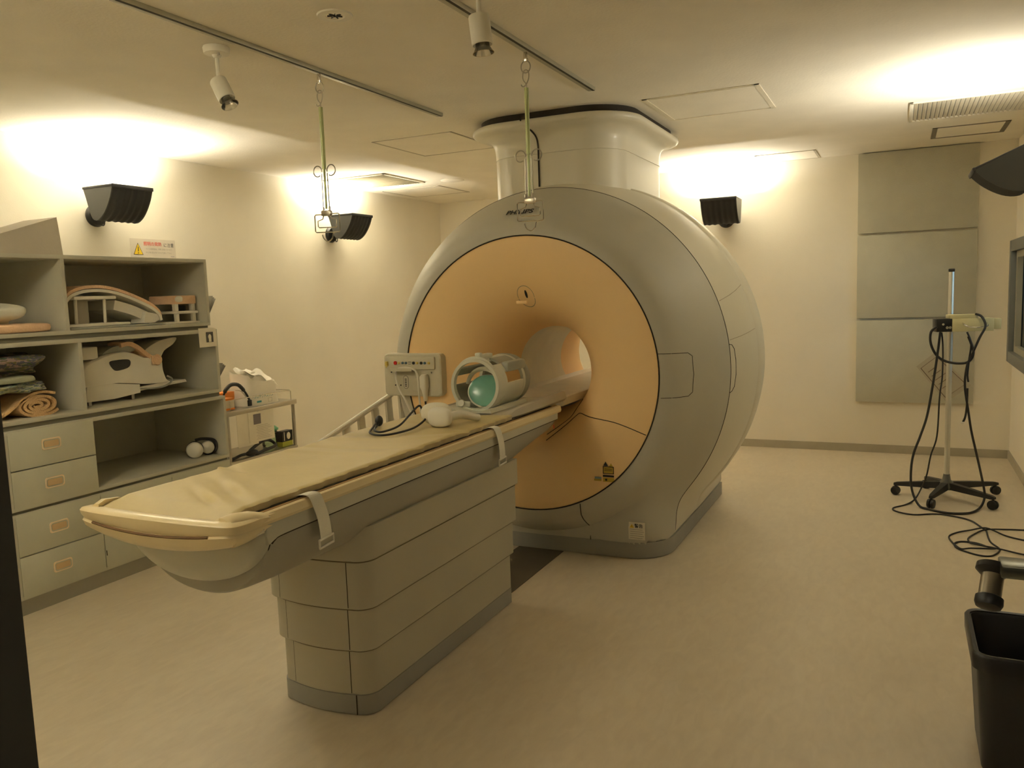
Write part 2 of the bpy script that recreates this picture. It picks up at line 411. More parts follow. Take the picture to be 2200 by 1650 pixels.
def hanger(x, y, label, swing):
    t = thing('infusion_hanger', label, 'hanger', (x, y, 1.95), 'green rods hanging from the ceiling rails')
    z = H-.022
    obj('glider', B().box(x-.009, x+.009, y-.006, y+.006, z-.045, z, bev=.003).cyl((x-.013, y, z-.035), (x+.013, y, z-.035), .005, n=10), CHROME, t)
    obj('ring', B().tube([(x+.024*math.sin(a), y, z-.068+.028*math.cos(a)) for a in [2*PI*i/24 for i in range(24)]], .003, 6, closed=True), STEEL, t)
    zt = z-.095
    obj('hook', B().tube(cat([(x, y, zt-.085), (x, y, zt-.055), (x-.016, y, zt-.03), (x-.014, y, zt+.004), (x, y, zt+.013), (x+.014, y, zt+.002), (x+.013, y, zt-.03), (x-.004, y, zt-.058), (x-.02, y, zt-.062), (x-.026, y, zt-.052)], 5), .0028, 6), STEEL, t)
    obj('rod', B().cyl((x, y, zt-.07), (x, y, 2.27), .0105, n=16), GREENROD, t, label='pale green rod')
    obj('lower_rod', B().cyl((x, y, 2.28), (x, y, 2.07), .006, n=12), GREENROD, t)
    for s in (-1, 1):
        obj('side_wire', B().tube([(x+s*.018, y, 2.25), (x+s*.02, y, 2.05)], .003, 6).tube([(x+s*.010, y+.008, 2.25), (x+s*.012, y+.008, 2.05)], .0022, 6), CHROME, t)
        obj('curl', B().tube([(x+s*(.043+.026*math.cos(a)), y, 2.262+.027*math.sin(a)) for a in [PI+.2+s*0-1.75*PI*i/20 for i in range(21)]], .003, 6), STEEL, t)
    obj('clamp', B().box(x-.028, x+.028, y-.012, y+.012, 2.035, 2.062, bev=.004).cyl((x-.02, y, 2.06), (x-.02, y, 2.08), .007, n=10).cyl((x+.018, y, 2.06), (x+.018, y, 2.083), .007, n=10), STEEL, t)
    ca, sa = math.cos(swing), math.sin(swing)
    def F(pts): return [(x+u*ca, y+u*sa, v) for u, v in pts]
    obj('frame_wire', B().tube(F([(.028, 2.045), (.062, 2.045), (.066, 2.04), (.066, 1.958), (.06, 1.952), (-.06, 1.952), (-.066, 1.958), (-.066, 2.035), (-.06, 2.042), (-.028, 2.042)]), .0032, 6)
        .tube(F([(.018, 2.035), (.024, 2.02), (.05, 2.014), (.05, 1.982), (.044, 1.976), (-.044, 1.976), (-.05, 1.982), (-.05, 2.01), (-.024, 2.018), (-.018, 2.035)]), .0028, 6)
        .tube(cat(F([(.05, 1.952), (.03, 1.945), (.022, 1.92), (0, 1.905), (-.022, 1.918), (-.03, 1.94)]), 4), .003, 6), CHROME, t)
hanger(-2.675, 3.43, 'green infusion rod hanging from the left ceiling rail, before the uplight', .3)
hanger(-1.63, 3.66, 'green infusion rod hanging from the right ceiling rail, before the scanner', .1)

def spot(x, y, lab, tilt, az):
    t = thing('spotlight', lab, 'lamp', (x, y, H), 'small white ceiling spotlights')
    obj('base', B().lathe([(.001, 0), (.058, 0), (.060, -.006), (.056, -.030), (.022, -.036), (.014, -.048), (.001, -.05)], (x, y, H), (0, 0, 1), 32), WHITE, t)
    obj('base_screw', B().cyl((x+.03, y-.02, H-.03), (x+.03, y-.02, H-.045), .006, n=10), STEEL, t)
    obj('stem', B().cyl((x, y, H-.045), (x, y, H-.165), .009, n=14), WHITE, t)
    ax = Vector((math.sin(tilt)*math.cos(az), math.sin(tilt)*math.sin(az), -math.cos(tilt)))
    o = Vector((x, y, H-.155))
    s = obj('lamp_body', B().lathe([(.001, -.008), (.037, -.008), (.039, -.003), (.039, .095), (.036, .098), (.034, .085), (.001, .082)], o, ax, 32), WHITE, t)
    obj('bulb', B().lathe([(.026, .088), (.027, .105), (.036, .122), (.040, .127), (.036, .127), (.023, .108), (.02, .09)], o, ax, 28), BULBG, t, label='clear glass reflector bulb')
spot(-2.83, 2.9, 'white ceiling spotlight on a stem, over the left shelving side', R(30), R(-5))
spot(-1.41, 2.76, 'white ceiling spotlight on a stem, in front of the right ceiling rail', R(6), R(0))
t = thing('recessed_downlight', 'round recessed downlight between the two ceiling rails', 'lamp', (-2.115, 2.84, H))
obj('trim_ring', B().lathe([(.034, -.002), (.040, -.007), (.070, -.006), (.0735, -.001), (.0735, 0), (.034, 0)], (-2.115, 2.84, H), (0, 0, 1), 40, cap=False, loop=True), WHITE, t)
obj('reflector', B().lathe([(.036, -.0035), (.030, -.003), (.012, -.002), (.001, -.002)], (-2.115, 2.84, H), (0, 0, 1), 30), CHROME, t)
obj('bulb', B().ell((-2.118, 2.84, H-.005), (.007, .007, .004), 8), BLACK, t)
q = B()
for k in range(7):
    a = 2*PI*k/7; q.box(.008, .031, -.0012, .0012, -.0065, -.003, M=Matrix.Translation((-2.115, 2.84, H)) @ Matrix.Rotation(a, 4, 'Z'))
obj('reflector_fins', q, BLACKL, t)
tag(obj('ceiling_speaker', B().lathe([(.001, -.006), (.11, -.006), (.12, -.002), (.12, 0)], (-4.1, 7.3, H), (0, 0, 1), 40), CEIL), 'flat round ceiling cover near the far left corner', 'cover')

# ------------------------------------------------------------------ uplights (local: wall at y=0, body towards +y)
def uplight(label, sticker=False, arm=.085):
    t = thing('uplight', label, 'lamp', (0, 0, 0), 'black halogen uplights on the walls', local=True)
    prof = cat([(arm+.03, .235), (arm+.055, .16), (arm+.085, .06), (arm+.11, .014), (arm+.15, .004), (arm+.205, .032), (arm+.255, .085), (arm+.298, .155), (arm+.325, .225)], 3)
    b = B(); n = len(prof)
    # ribbed curved reflector shell
    rings = []
    for i, p in enumerate(prof):
        q0, q1 = prof[max(i-1, 0)], prof[min(i+1, n-1)]
        tx, ty = q1.x-q0.x, q1.y-q0.y; l = math.hypot(tx, ty); nx, ny = ty/l, -tx/l
        ring = []
        K = 40
        for k in range(K+1):
            xx = -.16+.32*k/K
            rib = .0035*math.sin(2*PI*6*k/K) if i > 10 else 0
            ring.append(Vector((xx, p.x+nx*(.0+rib), p.y+ny*(.0+rib))))
        for k in range(K, -1, -1):
            xx = -.16+.32*k/K
            ring.append(Vector((xx, p.x-nx*.006, p.y-ny*.006)))
        rings.append(ring)
    b.loft(rings)
    obj('reflector_shell', b, BLACKL, t)
    for s in (-1, 1):
        poly = [(p.x, p.y) for p in prof]
        obj('end_plate', B().prism(poly, 'x', s*.160, s*.168), LAMPEND, t)
        obj('end_lip', B().box(s*.160-.006*(s < 0), s*.160+.012*(s > 0)+.0, arm+.03, arm+.33, .222, .238, bev=.002), BLACKL, t)
    obj('front_lip', B().box(-.17, .17, arm+.318, arm+.332, .215, .240, bev=.003), BLACKL, t)
    obj('lamp_tube', B().cyl((-.10, arm+.15, .165), (.10, arm+.15, .165), .006, n=12), LAMPON, t, label='lit halogen tube')
    obj('wall_plate', B().lathe([(.001, 0), (.078, 0), (.080, .014), (.068, .036), (.05, .042), (.001, .042)], (0, 0, .062), (0, 1, 0), 36), BLACK, t)
    obj('bracket', B().box(-.022, .022, .03, arm+.12, .045, .09, bev=.006), BLACK, t)
    obj('lock_ring', B().tube([(.0+.016*math.cos(a), .075, .012+.024*math.sin(a)) for a in [2*PI*i/20 for i in range(20)]], .0045, 6, closed=True), BLACK, t)
    if sticker: obj('sticker', B().box(.1685, .1692, arm+.15, arm+.19, .09, .16), PAPER, t, label='white sticker')
    return t
up0 = uplight('black uplight on the left wall above the shelving and warning sign')
def lamp(loc, rot, P, energy):
    ld = bpy.data.lights.new('halogen_light', 'AREA'); ld.shape = 'RECTANGLE'; ld.size = .20; ld.size_y = .018
    ld.energy = energy; ld.color = (1.0, .95, .80)
    o = bpy.data.objects.new('halogen_light', ld); C.objects.link(o)
    M = Matrix.Translation(loc) @ rot.to_matrix().to_4x4()
    o.matrix_world = M @ Matrix.Translation((0, P[0], P[1])) @ Matrix.Rotation(PI, 4, 'X')
from mathutils import Euler
LE = 24
e1 = Euler((0, 0, -PI/2)); up0.location = (XL, 4.085, 2.205); up0.rotation_euler = e1
lamp((XL, 4.085, 2.205), e1, (.235, .178), LE)
dup(up0, (XL, 6.78, 2.205), e1, 'black uplight on the left wall behind the hanging green rod')
lamp((XL, 6.78, 2.205), e1, (.235, .178), LE)
e2 = Euler((0, 0, PI))
dup(up0, (-1.56, YB, 2.195), e2, 'black uplight on the far wall right of the scanner')
lamp((-1.56, YB, 2.195), e2, (.235, .178), LE*.8)
dup(up0, (-2.9, YF, 2.205), Euler((0, 0, 0)), 'unseen black uplight added on the doorway wall for fill light')  # out of view, added to fill the room from the doorway side
lamp((-2.9, YF, 2.205), Euler((0, 0, 0)), (.235, .178), LE*1.35)
up1 = uplight('tilted black uplight with a white sticker on the right wall', True, .15)
e3 = Euler((R(-24), 0, PI/2)); up1.location = (XR, 5.5, 2.19); up1.rotation_euler = e3
lamp((XR, 5.5, 2.19), e3, (.30, .178), LE*.6)

# ------------------------------------------------------------------ scanner gantry
GX, GZ = -2.03, 1.117
PROF = [(4.395, .826), (4.398, .86), (4.41, .90), (4.44, .935), (4.48, .965), (4.52, .99), (4.56, 1.013), (4.60, 1.037), (4.65, 1.068), (4.70, 1.096), (4.75, 1.119), (4.81, 1.14)]
def surfY(r):
    for (a, ra), (c, rc) in zip(PROF, PROF[1:]):
        if ra <= r <= rc: return a+(c-a)*(r-ra)/(rc-ra)
    return PROF[0][0] if r < PROF[0][1] else PROF[-1][0]
NA = 288
def wOf(Y):
    if Y < 4.53: return 0
    if Y < 4.75: return .80-.22*(1-math.sqrt(max(0, 1-((4.75-Y)/.22)**2)))
    return .80
def gring(Y, Rr, zb=.09, w=None, both=False):
    w = wOf(Y) if w is None else w
    out = []
    for k in range(NA):
        a = 2*PI*k/NA; sx, cz = math.sin(a), math.cos(a); r = Rr
        if cz < 0:
            if w:
                rb = min((GZ-zb)/abs(cz), w/max(abs(sx), 1e-6))
                r = (Rr**28+rb**28)**(1/28) if rb < 1.6 else Rr
            r = min(r, (GZ-zb)/abs(cz))
        out.append(Vector((GX+sx*r, Y, GZ+cz*r)))
    return out
G = thing('mri_scanner', 'large round grey MRI scanner with peach front ring and ceiling duct', 'scanner', (GX, 5.4, 0))
rg = [gring(Y, r) for Y, r in PROF]
i0 = [i for i, (Y, r) in enumerate(PROF) if Y > 4.53][0]
extra = []
for Y, r in PROF[:i0]: extra.append(gring(Y, r, w=0))
for Y in (4.531, 4.535, 4.545): 
    rr_ = .99+(1.013-.99)*(Y-4.52)/.04
    extra.append(gring(Y, rr_))
for Y, r in PROF[i0:]: extra.append(gring(Y, r))
obj('front_cover', B().loft(extra, cap0=False, cap1=False), GREY, G, 40, label='matt grey front cover')
side = [(4.81, 1.14), (4.83, 1.146), (4.9, 1.162), (5.0, 1.182), (5.1, 1.196), (5.2, 1.206), (5.3, 1.212), (5.36, 1.214)]
obj('side_cover', B().loft([gring(Y, r) for Y, r in side], cap0=False, cap1=False), BEIGE, G, 40)
back = [(5.36, 1.214), (5.37, 1.222), (5.45, 1.226), (5.55, 1.222), (5.7, 1.205), (5.85, 1.175), (6.0, 1.13), (6.1, 1.085), (6.2, 1.01)]
obj('rear_cover', B().loft([gring(Y, r, w=.80) for Y, r in back] + [gring(6.235, .97, w=.80), gring(6.236, .95, w=0), gring(6.3, .90, w=0), gring(6.36, .826, w=0)], cap0=False, cap1=False), BEIGE, G, 40)
# plinth
def plring(zv, off):
    pts = []
    w = .80-off; r = .2
    o = rrect(GX-w, GX+w, 4.53+off, 6.235-off, r, 10)
    return [Vector((x, y, zv)) for x, y in o]
def plshape(off, zs):
    rings = []
    for zv in zs:
        w = .80-off; y0, y1 = 4.533+off, 6.232-off; pts = []
        rf = .24
        for i in range(13):
            a = R(180+90*i/12); pts.append(Vector((GX-w+rf+rf*math.cos(a), y0+rf+rf*math.sin(a), zv)))
        for i in range(13):
            a = R(270+90*i/12); pts.append(Vector((GX+w-rf+rf*math.cos(a), y0+rf+rf*math.sin(a), zv)))
        pts += [Vector((GX+w, y1, zv)), Vector((GX-w, y1, zv))]
        rings.append(pts)
    return rings
obj('plinth', B().loft(plshape(-.004, (0.004, .099))), PLINTH, G, label='darker grey base plinth')
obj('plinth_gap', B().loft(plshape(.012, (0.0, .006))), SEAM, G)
# peach fascia, flared into the bore
fas = [(.824, 4.397), (.81, 4.393), (.76, 4.392), (.70, 4.394), (.64, 4.400), (.58, 4.413), (.52, 4.436), (.46, 4.474), (.41, 4.525), (.36, 4.595), (.325, 4.675), (.297, 4.77), (.278, 4.86), (.268, 4.92)]
def fr(r, Y): return [Vector((GX+r*math.sin(2*PI*k/128), Y, GZ+r*math.cos(2*PI*k/128))) for k in range(128)]
obj('front_fascia', B().loft([fr(r, Y) for r, Y in fas], cap0=False, cap1=False), PEACH, G, 40, label='peach front ring flaring into the bore')
obj('bore_liner', B().loft([fr(.268, 4.92), fr(.268, 5.2), fr(.268, 5.64)], cap0=False, cap1=False), LINER, G, 60)
fas2 = [(.268, 5.64), (.273, 5.8), (.288, 5.95), (.312, 6.1), (.345, 6.23), (.40, 6.31), (.50, 6.345), (.62, 6.357), (.826, 6.36)]
obj('rear_fascia', B().loft([fr(r, Y) for r, Y in fas2], cap0=False, cap1=False), PEACH, G, 60)
def fasY(r):
    for (ra, a), (rc, c) in zip(fas, fas[1:]):
        if rc <= r <= ra: return a+(c-a)*(ra-r)/(ra-rc)
    return 4.397
def onfront(x, z, lift=.002):
    r = math.hypot(x-GX, z-GZ); Y = fasY(r) if r < .824 else surfY(r)
    return Vector((x, Y-lift, z))
seams = B().tube([(GX+.826*math.sin(2*PI*k/128), 4.394, GZ+.826*math.cos(2*PI*k/128)) for k in range(128)], .0042, 6, closed=True)
ring = gring(4.811, 1.1405)
seams.tube([p for p in ring if p.z > .091], .0024, 6, closed=True)
obj('cover_seam', seams, SEAM, G)
s2 = B()
vs_ = []
for k in range(31):
    z = .352-.257*k/30; x = -1.694+.011*max(0, min(1, (.27-z)/.12))
    p_ = onfront(x, z, .0008); p_.y = min(p_.y, 4.5295); vs_.append(p_)
s2.tube(vs_, .0026, 6)
obj('front_seam', s2, SEAM, G)
s2 = B()
s2.tube([onfront(p.x, p.y, .0005) for p in cat([(-1.95, .70, 0), (-1.885, .754, 0), (-1.82, .81, 0), (-1.775, .85, 0), (-1.74, .868, 0), (-1.66, .862, 0), (-1.50, .85, 0), (-1.40, .825, 0), (-1.285, .782, 0)], 6)], .0026, 6)
obj('front_seam', s2, SEAM, G)
s2 = B()
s2.tube([onfront(p.x, p.y, .0005) for p in cat([(-1.96, .73, 0), (-1.885, .785, 0), (-1.83, .83, 0), (-1.81, .87, 0), (-1.79, .93, 0)], 5)], .0026, 6)
obj('front_seam', s2, SEAM, G)
s2 = B()
# square cover outline on the right of the ring
P = [(-1.215, 1.243), (-1.11, 1.243), (-1.065, 1.241), (-1.047, 1.222), (-1.040, 1.12), (-1.047, 1.018), (-1.065, .998), (-1.11, .996), (-1.215, .994)]
pts = []
for (x0, z0), (x1, z1) in zip(P, P[1:]):
    for k in range(6): pts.append(onfront(x0+(x1-x0)*k/6, z0+(z1-z0)*k/6, .0004))
s2.tube(pts, .0018, 6)
def onside(Y, z, lift=.001):
    T = side
    r = side[-1][1]
    for (a, ra), (c, rc) in zip(T, T[1:]):
        if a <= Y <= c: r = ra+(rc-ra)*(Y-a)/(c-a)
    r += lift
    return Vector((GX+math.sqrt(r*r-(z-GZ)**2), Y, z))
s2.tube([onside(Y, z) for Y, z in ((4.812, 1.265), (4.845, 1.26), (4.87, 1.235), (4.88, 1.17), (4.88, 1.08), (4.865, 1.01), (4.835, .985), (4.812, .98))], .002, 6)
obj('panel_seam', s2, SEAM, G)
s3 = B()
for z0, z1 in ((1.52, 1.61), (1.29, 1.33)):
    s3.tube([onside(Y, z0+(z1-z0)*(Y-4.83)/.5) for Y in (4.83, 5.0, 5.15, 5.33)], .0015, 5)
obj('side_seam', s3, SOFTSEAM, G)
# camera port over the bore
cp = obj('camera_port', B().loft([[onfront(GX-.005+.055*math.cos(a)*s-.0*s, 1.588+.062*math.sin(a)*s-(.008 if math.sin(a) < 0 else 0)*s, .0012) for a in [2*PI*k/32 for k in range(32)]] for s in (1, .94)], cap0=False, cap1=False), SOFTSEAM, G)
obj('lens', B().loft([[onfront(GX+.0+.0075*math.cos(a), 1.598+.024*math.sin(a), l) for a in [2*PI*k/16 for k in range(16)]] for l in (.001, .004)]), INK, cp)
obj('ledge', B().box(GX-.028, GX+.042, 4.372, 4.394, 1.540, 1.560, bev=.004), PEACH, cp)
# lettering and stickers
obj('lettering', text_b('PHILIPS', .062, lambda u, v: onfront(-2.065+u*.92, 2.088+v*.62, .010), shear=-.12, bold=.002), INK, G, None, label='black capital lettering')
def tri(b, cx, cz, s, f, k=1.0):
    b.bm.faces.new([b.bm.verts.new(f(cx+x*s*k, cz+z*s*k)) for x, z in ((-.58, -.5), (.58, -.5), (0, .5))])
def rect(b, x0, x1, z0, z1, f):
    b.bm.faces.new([b.bm.verts.new(f(x, z)) for x, z in ((x0, z0), (x1, z0), (x1, z1), (x0, z1))])
st = B(); F1 = lambda x, z: onfront(x, z, .003); F2 = lambda x, z: onfront(x, z, .0045); F3 = lambda x, z: onfront(x, z, .006)
rect(st, -1.545, -1.478, .548, .585, F1); rect(st, -1.545, -1.478, .497, .522, F1); rect(st, -1.60, -1.555, .500, .512, F1); tri(st, -1.495, .598, .022, F1)
sk = obj('warning_sticker', st, mat('sticker_yellow', (.55, .38, .06), .6), G, None, label='yellow and black warning stickers')
st = B(); tri(st, -1.528, .604, .026, F1)
for x0, x1, z0, z1 in ((-1.545, -1.478, .585, .589), (-1.545, -1.478, .545, .549), (-1.545, -1.541, .545, .589), (-1.482, -1.478, .545, .589), (-1.545, -1.478, .526, .538), (-1.535, -1.488, .563, .566), (-1.535, -1.488, .572, .575), (-1.532, -1.52, .504, .516)):
    rect(st, x0, x1, z0, z1, F2)
obj('sticker_print', st, INK, sk, None)
obj('sticker_blue', (lambda q: (rect(q, -1.596, -1.555, .512, .524, F1), q)[1])(B()), mat('pale_blue', (.25, .36, .42), .6), sk, None)
FB = lambda l: (lambda x, z: Vector((x, 4.5285-l, z)))
st = B(); rect(st, -1.442, -1.340, .124, .230, FB(0))
ws = obj('caution_label', st, PAPER, G, None, label='white caution label near the floor')
st = B(); tri(st, -1.420, .207, .024, FB(.0015)); obj('label_triangle', st, YEL, ws, None)
obj('label_heading', text_b('警告', .026, lambda u, v: Vector((-1.378+u, 4.5285-.002, .207+v)), bold=.0004), INK, ws, None)
st = B()
for k in range(5): rect(st, -1.432, -1.355+.008*(k % 2), .133+.013*k, .135+.013*k, FB(.0015))
rect(st, -1.4215, -1.4185, .199, .212, FB(.002))
obj('label_lines', st, GREYINK, ws, None)
# ceiling duct with flared crown
def dring(off, z):
    return [Vector((x, y, z)) for x, y in rrect(-2.575-off, -1.645+off, 5.03-off, 6.32+off*.8, .26+off*.6, 12)]
obj('duct', B().loft([dring(0, z) for z in (1.9, 2.2, 2.512)] + [dring(.004, 2.514)], cap0=True), BEIGE, G, 30, label='beige duct rising to the ceiling')
obj('duct_crown', B().loft([dring(o, z) for o, z in ((.001, 2.514), (.003, 2.57), (.008, 2.602), (.02, 2.630), (.045, 2.652), (.08, 2.662), (.115, 2.667), (.133, 2.676), (.139, 2.69), (.134, 2.708), (.120, 2.718), (.09, 2.722))]), BEIGE, G, 50, label='flared crown under the ceiling')
obj('duct_gap', B().loft([dring(.085, 2.72), dring(.085, H)]), SEAM, G)
obj('duct_strip', B().tube(cat([(-2.235, 4.90, 2.735), (-2.225, 4.905, 2.70), (-2.19, 4.955, 2.66), (-2.17, 5.0, 2.62), (-2.165, 5.018, 2.57), (-2.165, 5.022, 2.50), (-2.165, 5.022, 2.30)], 5), .006, 6), SEAM, G)
# patient bridge through the bore
poly = [(-2.275, .985), (-2.262, .985), (-2.245, .962), (-1.825, .962), (-1.80, .985), (-1.79, .98), (-1.80, .93), (-2.25, .93)]
obj('bore_bridge', B().prism(poly, 'y', 4.42, 6.2), WHITE, G, label='white patient bridge lying through the bore')
# control panel on the left of the ring
cpn = obj('control_panel', B().loft([[Vector((x, y, z)) for x, z in rrect(-3.01, -2.585, .975, 1.248, .03, 6)] for y in (4.47, 4.40)] + [[Vector((x, 4.393, z)) for x, z in rrect(-3.003, -2.592, .982, 1.241, .026, 6)]]), CHASSIS, G, 40, label='beige control panel with buttons')
obj('button_bar', B().box(-2.985, -2.62, 4.372, 4.394, 1.148, 1.230, bev=.008), CHASSIS, cpn)
for x, r, m in ((-2.905, .0125, REDBTN), (-2.878, .007, YELBTN), (-2.85, .008, BLUEBTN), (-2.825, .008, BLUEBTN), (-2.768, .0095, BLACK), (-2.742, .008, YELBTN), (-2.712, .0095, BLACK), (-2.686, .0085, BLUEBTN), (-2.656, .0085, YELBTN)):
    obj('button', B().lathe([(r, 0), (r, .006), (r*.8, .009), (.001, .0095)], (x, 4.373, 1.19), (0, -1, 0), 16), m, cpn)
obj('button_slot', B().box(-2.808, -2.788, 4.3705, 4.3715, 1.194, 1.199).box(-2.808, -2.788, 4.3705, 4.3715, 1.181, 1.186), GREYINK, cpn)
obj('key_switch', B().box(-2.972, -2.958, 4.350, 4.372, 1.17, 1.20, bev=.003).cyl((-2.962, 4.36, 1.175), (-2.955, 4.34, 1.165), .004, n=8), YELBTN, cpn)
obj('tag_label', B().loft([[Vector((x, y, z)) for x, z in rrect(-2.865, -2.826, 1.022, 1.108, .019, 6)] for y in (4.3925, 4.391)]), GREYINK, cpn)
q = B().loft([[Vector((x, y, z)) for x, z in rrect(-2.861, -2.830, 1.026, 1.104, .015, 6)] for y in (4.391, 4.3902)])
obj('tag_label', q, CHASSIS, cpn)
q = B()
for k in range(5): q.box(-2.853, -2.838, 4.3893, 4.3900, 1.038+.011*k, 1.043+.011*k)
obj('tag_print', q, INK, cpn)
for x, z in ((-2.925, 1.045), (-2.885, 1.045), (-2.952, 1.128), (-2.652, 1.128)):
    obj('screw', B().cyl((x, 4.3935, z), (x, 4.389, z), .0045, n=10), BLACK, cpn)
obj('hose_bracket', B().box(-2.918, -2.758, 4.33, 4.395, 1.148, 1.156, bev=.002).box(-2.918, -2.758, 4.328, 4.334, 1.140, 1.160, bev=.002), CHASSIS, cpn)
obj('connector_plug', B().box(-2.79, -2.72, 4.375, 4.393, 1.01, 1.10, bev=.008), CHASSIS, cpn)
obj('plug_handset', B().loft([[Vector((x, y, z)) for x, y in rrect(-2.715-0.0+d_, -2.668-d_, 4.34+d_, 4.388, .012, 5)] for d_, z in ((.008, 1.118), (0, 1.105), (0, 1.04), (.006, 1.02), (.012, .985), (.014, .95))]), WHITE, cpn)
obj('air_hose', B().tube(cat([(-2.79, 4.36, .86), (-2.83, 4.355, .95), (-2.875, 4.35, 1.03), (-2.89, 4.345, 1.11), (-2.873, 4.34, 1.15), (-2.835, 4.335, 1.162), (-2.78, 4.335, 1.162), (-2.735, 4.34, 1.14), (-2.725, 4.345, 1.08), (-2.722, 4.345, .98), (-2.71, 4.34, .86)], 6), .0065, 8), WHITE, cpn)
obj('handset_cord', B().tube(cat([(-2.69, 4.365, .95), (-2.685, 4.36, .90), (-2.68, 4.35, .84)], 4), .006, 6), RUBBER, cpn)

cpn.location.y = -.04

# ------------------------------------------------------------------ patient table
TX = -2.03
T = thing('patient_table', 'long grey cantilevered patient table with tiered pedestal before the scanner', 'table', (TX, 2.95, 0))
def tierring(hw, y0, y1, z, rc=.07, bow=.035):
    pts = []
    # front edge bowed, rounded corners, straight sides
    n = 16
    for i in range(n+1):
        u = -1+2*i/n; x = TX+u*(hw-rc); pts.append(Vector((x, y0+bow*abs(u)**2*0.6, z)))
    yb = y0+bow*.6
    for i in range(1, 9):
        a = R(-90+90*i/8); pts.append(Vector((TX+hw-rc+rc*math.cos(a), yb+rc+rc*math.sin(a), z)))
    pts += [Vector((TX+hw, y1, z)), Vector((TX-hw, y1, z))]
    for i in range(0, 8):
        a = R(180+90*i/8); pts.append(Vector((TX-hw+rc+rc*math.cos(a), yb+rc+rc*math.sin(a), z)))
    return pts
tiers = [(.222, 2.390, 3.66, .080, .272), (.236, 2.376, 3.675, .264, .444), (.250, 2.362, 3.69, .436, .636), (.262, 2.350, 3.70, .628, .76)]
for hw, y0, y1, z0, z1 in tiers:
    p = obj('pedestal_tier', B().loft([tierring(hw-.003, y0+.003, y1-.003, z0), tierring(hw, y0, y1, z0+.004), tierring(hw, y0, y1, z1)]), TIER, T, 30)
    for sg_ in ((-1, 1) if z0 < .6 else (-1,)):
        dx = hw-.085; xx = TX+sg_*dx; yy = y0+.021*(dx/(hw-.07))**2+.0006
        obj('tier_seam', B().tube([(xx, yy, z0+.006), (xx, yy, z1)], .0018 if sg_ > 0 else .0012, 6), SEAM, p)
obj('pedestal_plinth', B().loft([tierring(.224, 2.386, 3.659, .004), tierring(.224, 2.386, 3.659, .082)]), PLINTH, T, 30, label='darker grey pedestal plinth')
q = B()
xx = TX+.16; q.tube([(xx, 2.386+.021*.9, .004), (xx, 2.386+.021*.9, .082)], .0022, 6); obj('plinth_seam', q, SEAM, T)
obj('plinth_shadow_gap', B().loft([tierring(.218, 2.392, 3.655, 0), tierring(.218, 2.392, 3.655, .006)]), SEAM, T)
LIPSHADE = mat('tier_lip_shade', (.17, .14, .09), .8)
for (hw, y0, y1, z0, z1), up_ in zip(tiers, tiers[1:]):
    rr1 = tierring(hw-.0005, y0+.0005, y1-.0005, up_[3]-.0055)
    obj('tier_lip_shade', B().tube(rr1[:27], .0038, 6), LIPSHADE, T)  # dark brown tube paints the shadow line below each tier's lip
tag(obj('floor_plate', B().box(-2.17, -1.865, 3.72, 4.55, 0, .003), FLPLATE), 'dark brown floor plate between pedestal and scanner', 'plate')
# hull
ZC = .90
def U(hw, zb, zt, Y, n=40, p=2.35):
    pts = [Vector((TX+hw, Y, zt))]
    for i in range(n+1):
        a = PI*i/n; c, s = math.cos(a), math.sin(a)
        x = math.copysign(abs(c)**(2/p), c)*hw; z = ZC-(abs(s)**(2/p))*(ZC-zb)
        pts.append(Vector((TX+x, Y, z)))
    pts.append(Vector((TX-hw, Y, zt)))
    return pts
zt = .925
hull = [U(.27, .70, .915, 1.853, p=2.1), U(.282, .675, .915, 1.856, p=2.1), U(.287, .667, .915, 1.868, p=2.1), U(.289, .664, .915, 1.90, p=2.15), U(.290, .665, zt, 2.0), U(.290, .665, zt, 3.45), U(.290, .69, zt, 3.7), U(.290, .75, zt, 3.95), U(.289, .785, zt, 4.12), U(.280, .80, zt, 4.18), U(.25, .82, zt, 4.20)]
obj('undercarriage', B().loft(hull), TGREY, T, 40, label='grey rounded undercarriage')
cap = [U(.2915, .722, .930, 1.862, p=2.05), U(.2915, .722, .930, 1.835, p=2.05), U(.289, .726, .930, 1.818, p=2.05), U(.278, .740, .930, 1.806, p=2.05), U(.25, .77, .930, 1.80, p=2.05)]
obj('end_cap', B().loft(cap), TTRIM, T, 40, label='pale U-shaped end cap')
obj('cap_seam', B().tube([p_+Vector((0, .002, 0)) for p_ in U(.2905, .7215, .90, 1.862, p=2.05)[1:-1]], .0028, 6), SEAM, T)
for s in (-1, 1):
    b = B()
    xo = TX+s*.2925
    poly = [(1.845, .862), (1.87, .872), (1.90, .878), (4.185, .893), (4.185, .935), (1.84, .932), (1.835, .90)]
    b.loft([[Vector((xo-s*.012, y, z)) for y, z in poly], [Vector((xo, y, z)) for y, z in poly], [Vector((xo+s*.004, y+(.003 if y < 2 else -.003), z)) for y, z in poly]])
    obj('side_trim', b, TTRIM, T, 40)
    obj('trim_seam', B().tube(cat([(xo+s*.000, 1.863, .862), (xo+s*.001, 1.875, .870), (xo+s*.001, 1.90, .877), (xo+s*.001, 2.0, .879)], 4) + [Vector((xo+s*.001, 4.185, .892))], .0036, 6), SEAM, T)
    b = B().prism([(TX+s*.268, .928), (TX+s*.300, .928), (TX+s*.305, .938), (TX+s*.300, .962), (TX+s*.288, .966), (TX+s*.268, .966)], 'y', 1.72, 4.22)
    obj('side_rail', b, CREAM, T, 30, label='cream side rail')
    obj('rail_groove', B().box(TX+s*.272-.001, TX+s*.288+.001, 1.80, 4.20, .9655, .9672), mat('groove_tan', (.42, .27, .11), .7), T)
    obj('rail_slit', B().box(min(TX+s*.262, TX+s*.276), max(TX+s*.262, TX+s*.276), 1.80, 4.15, .955, .969), SEAM, T)
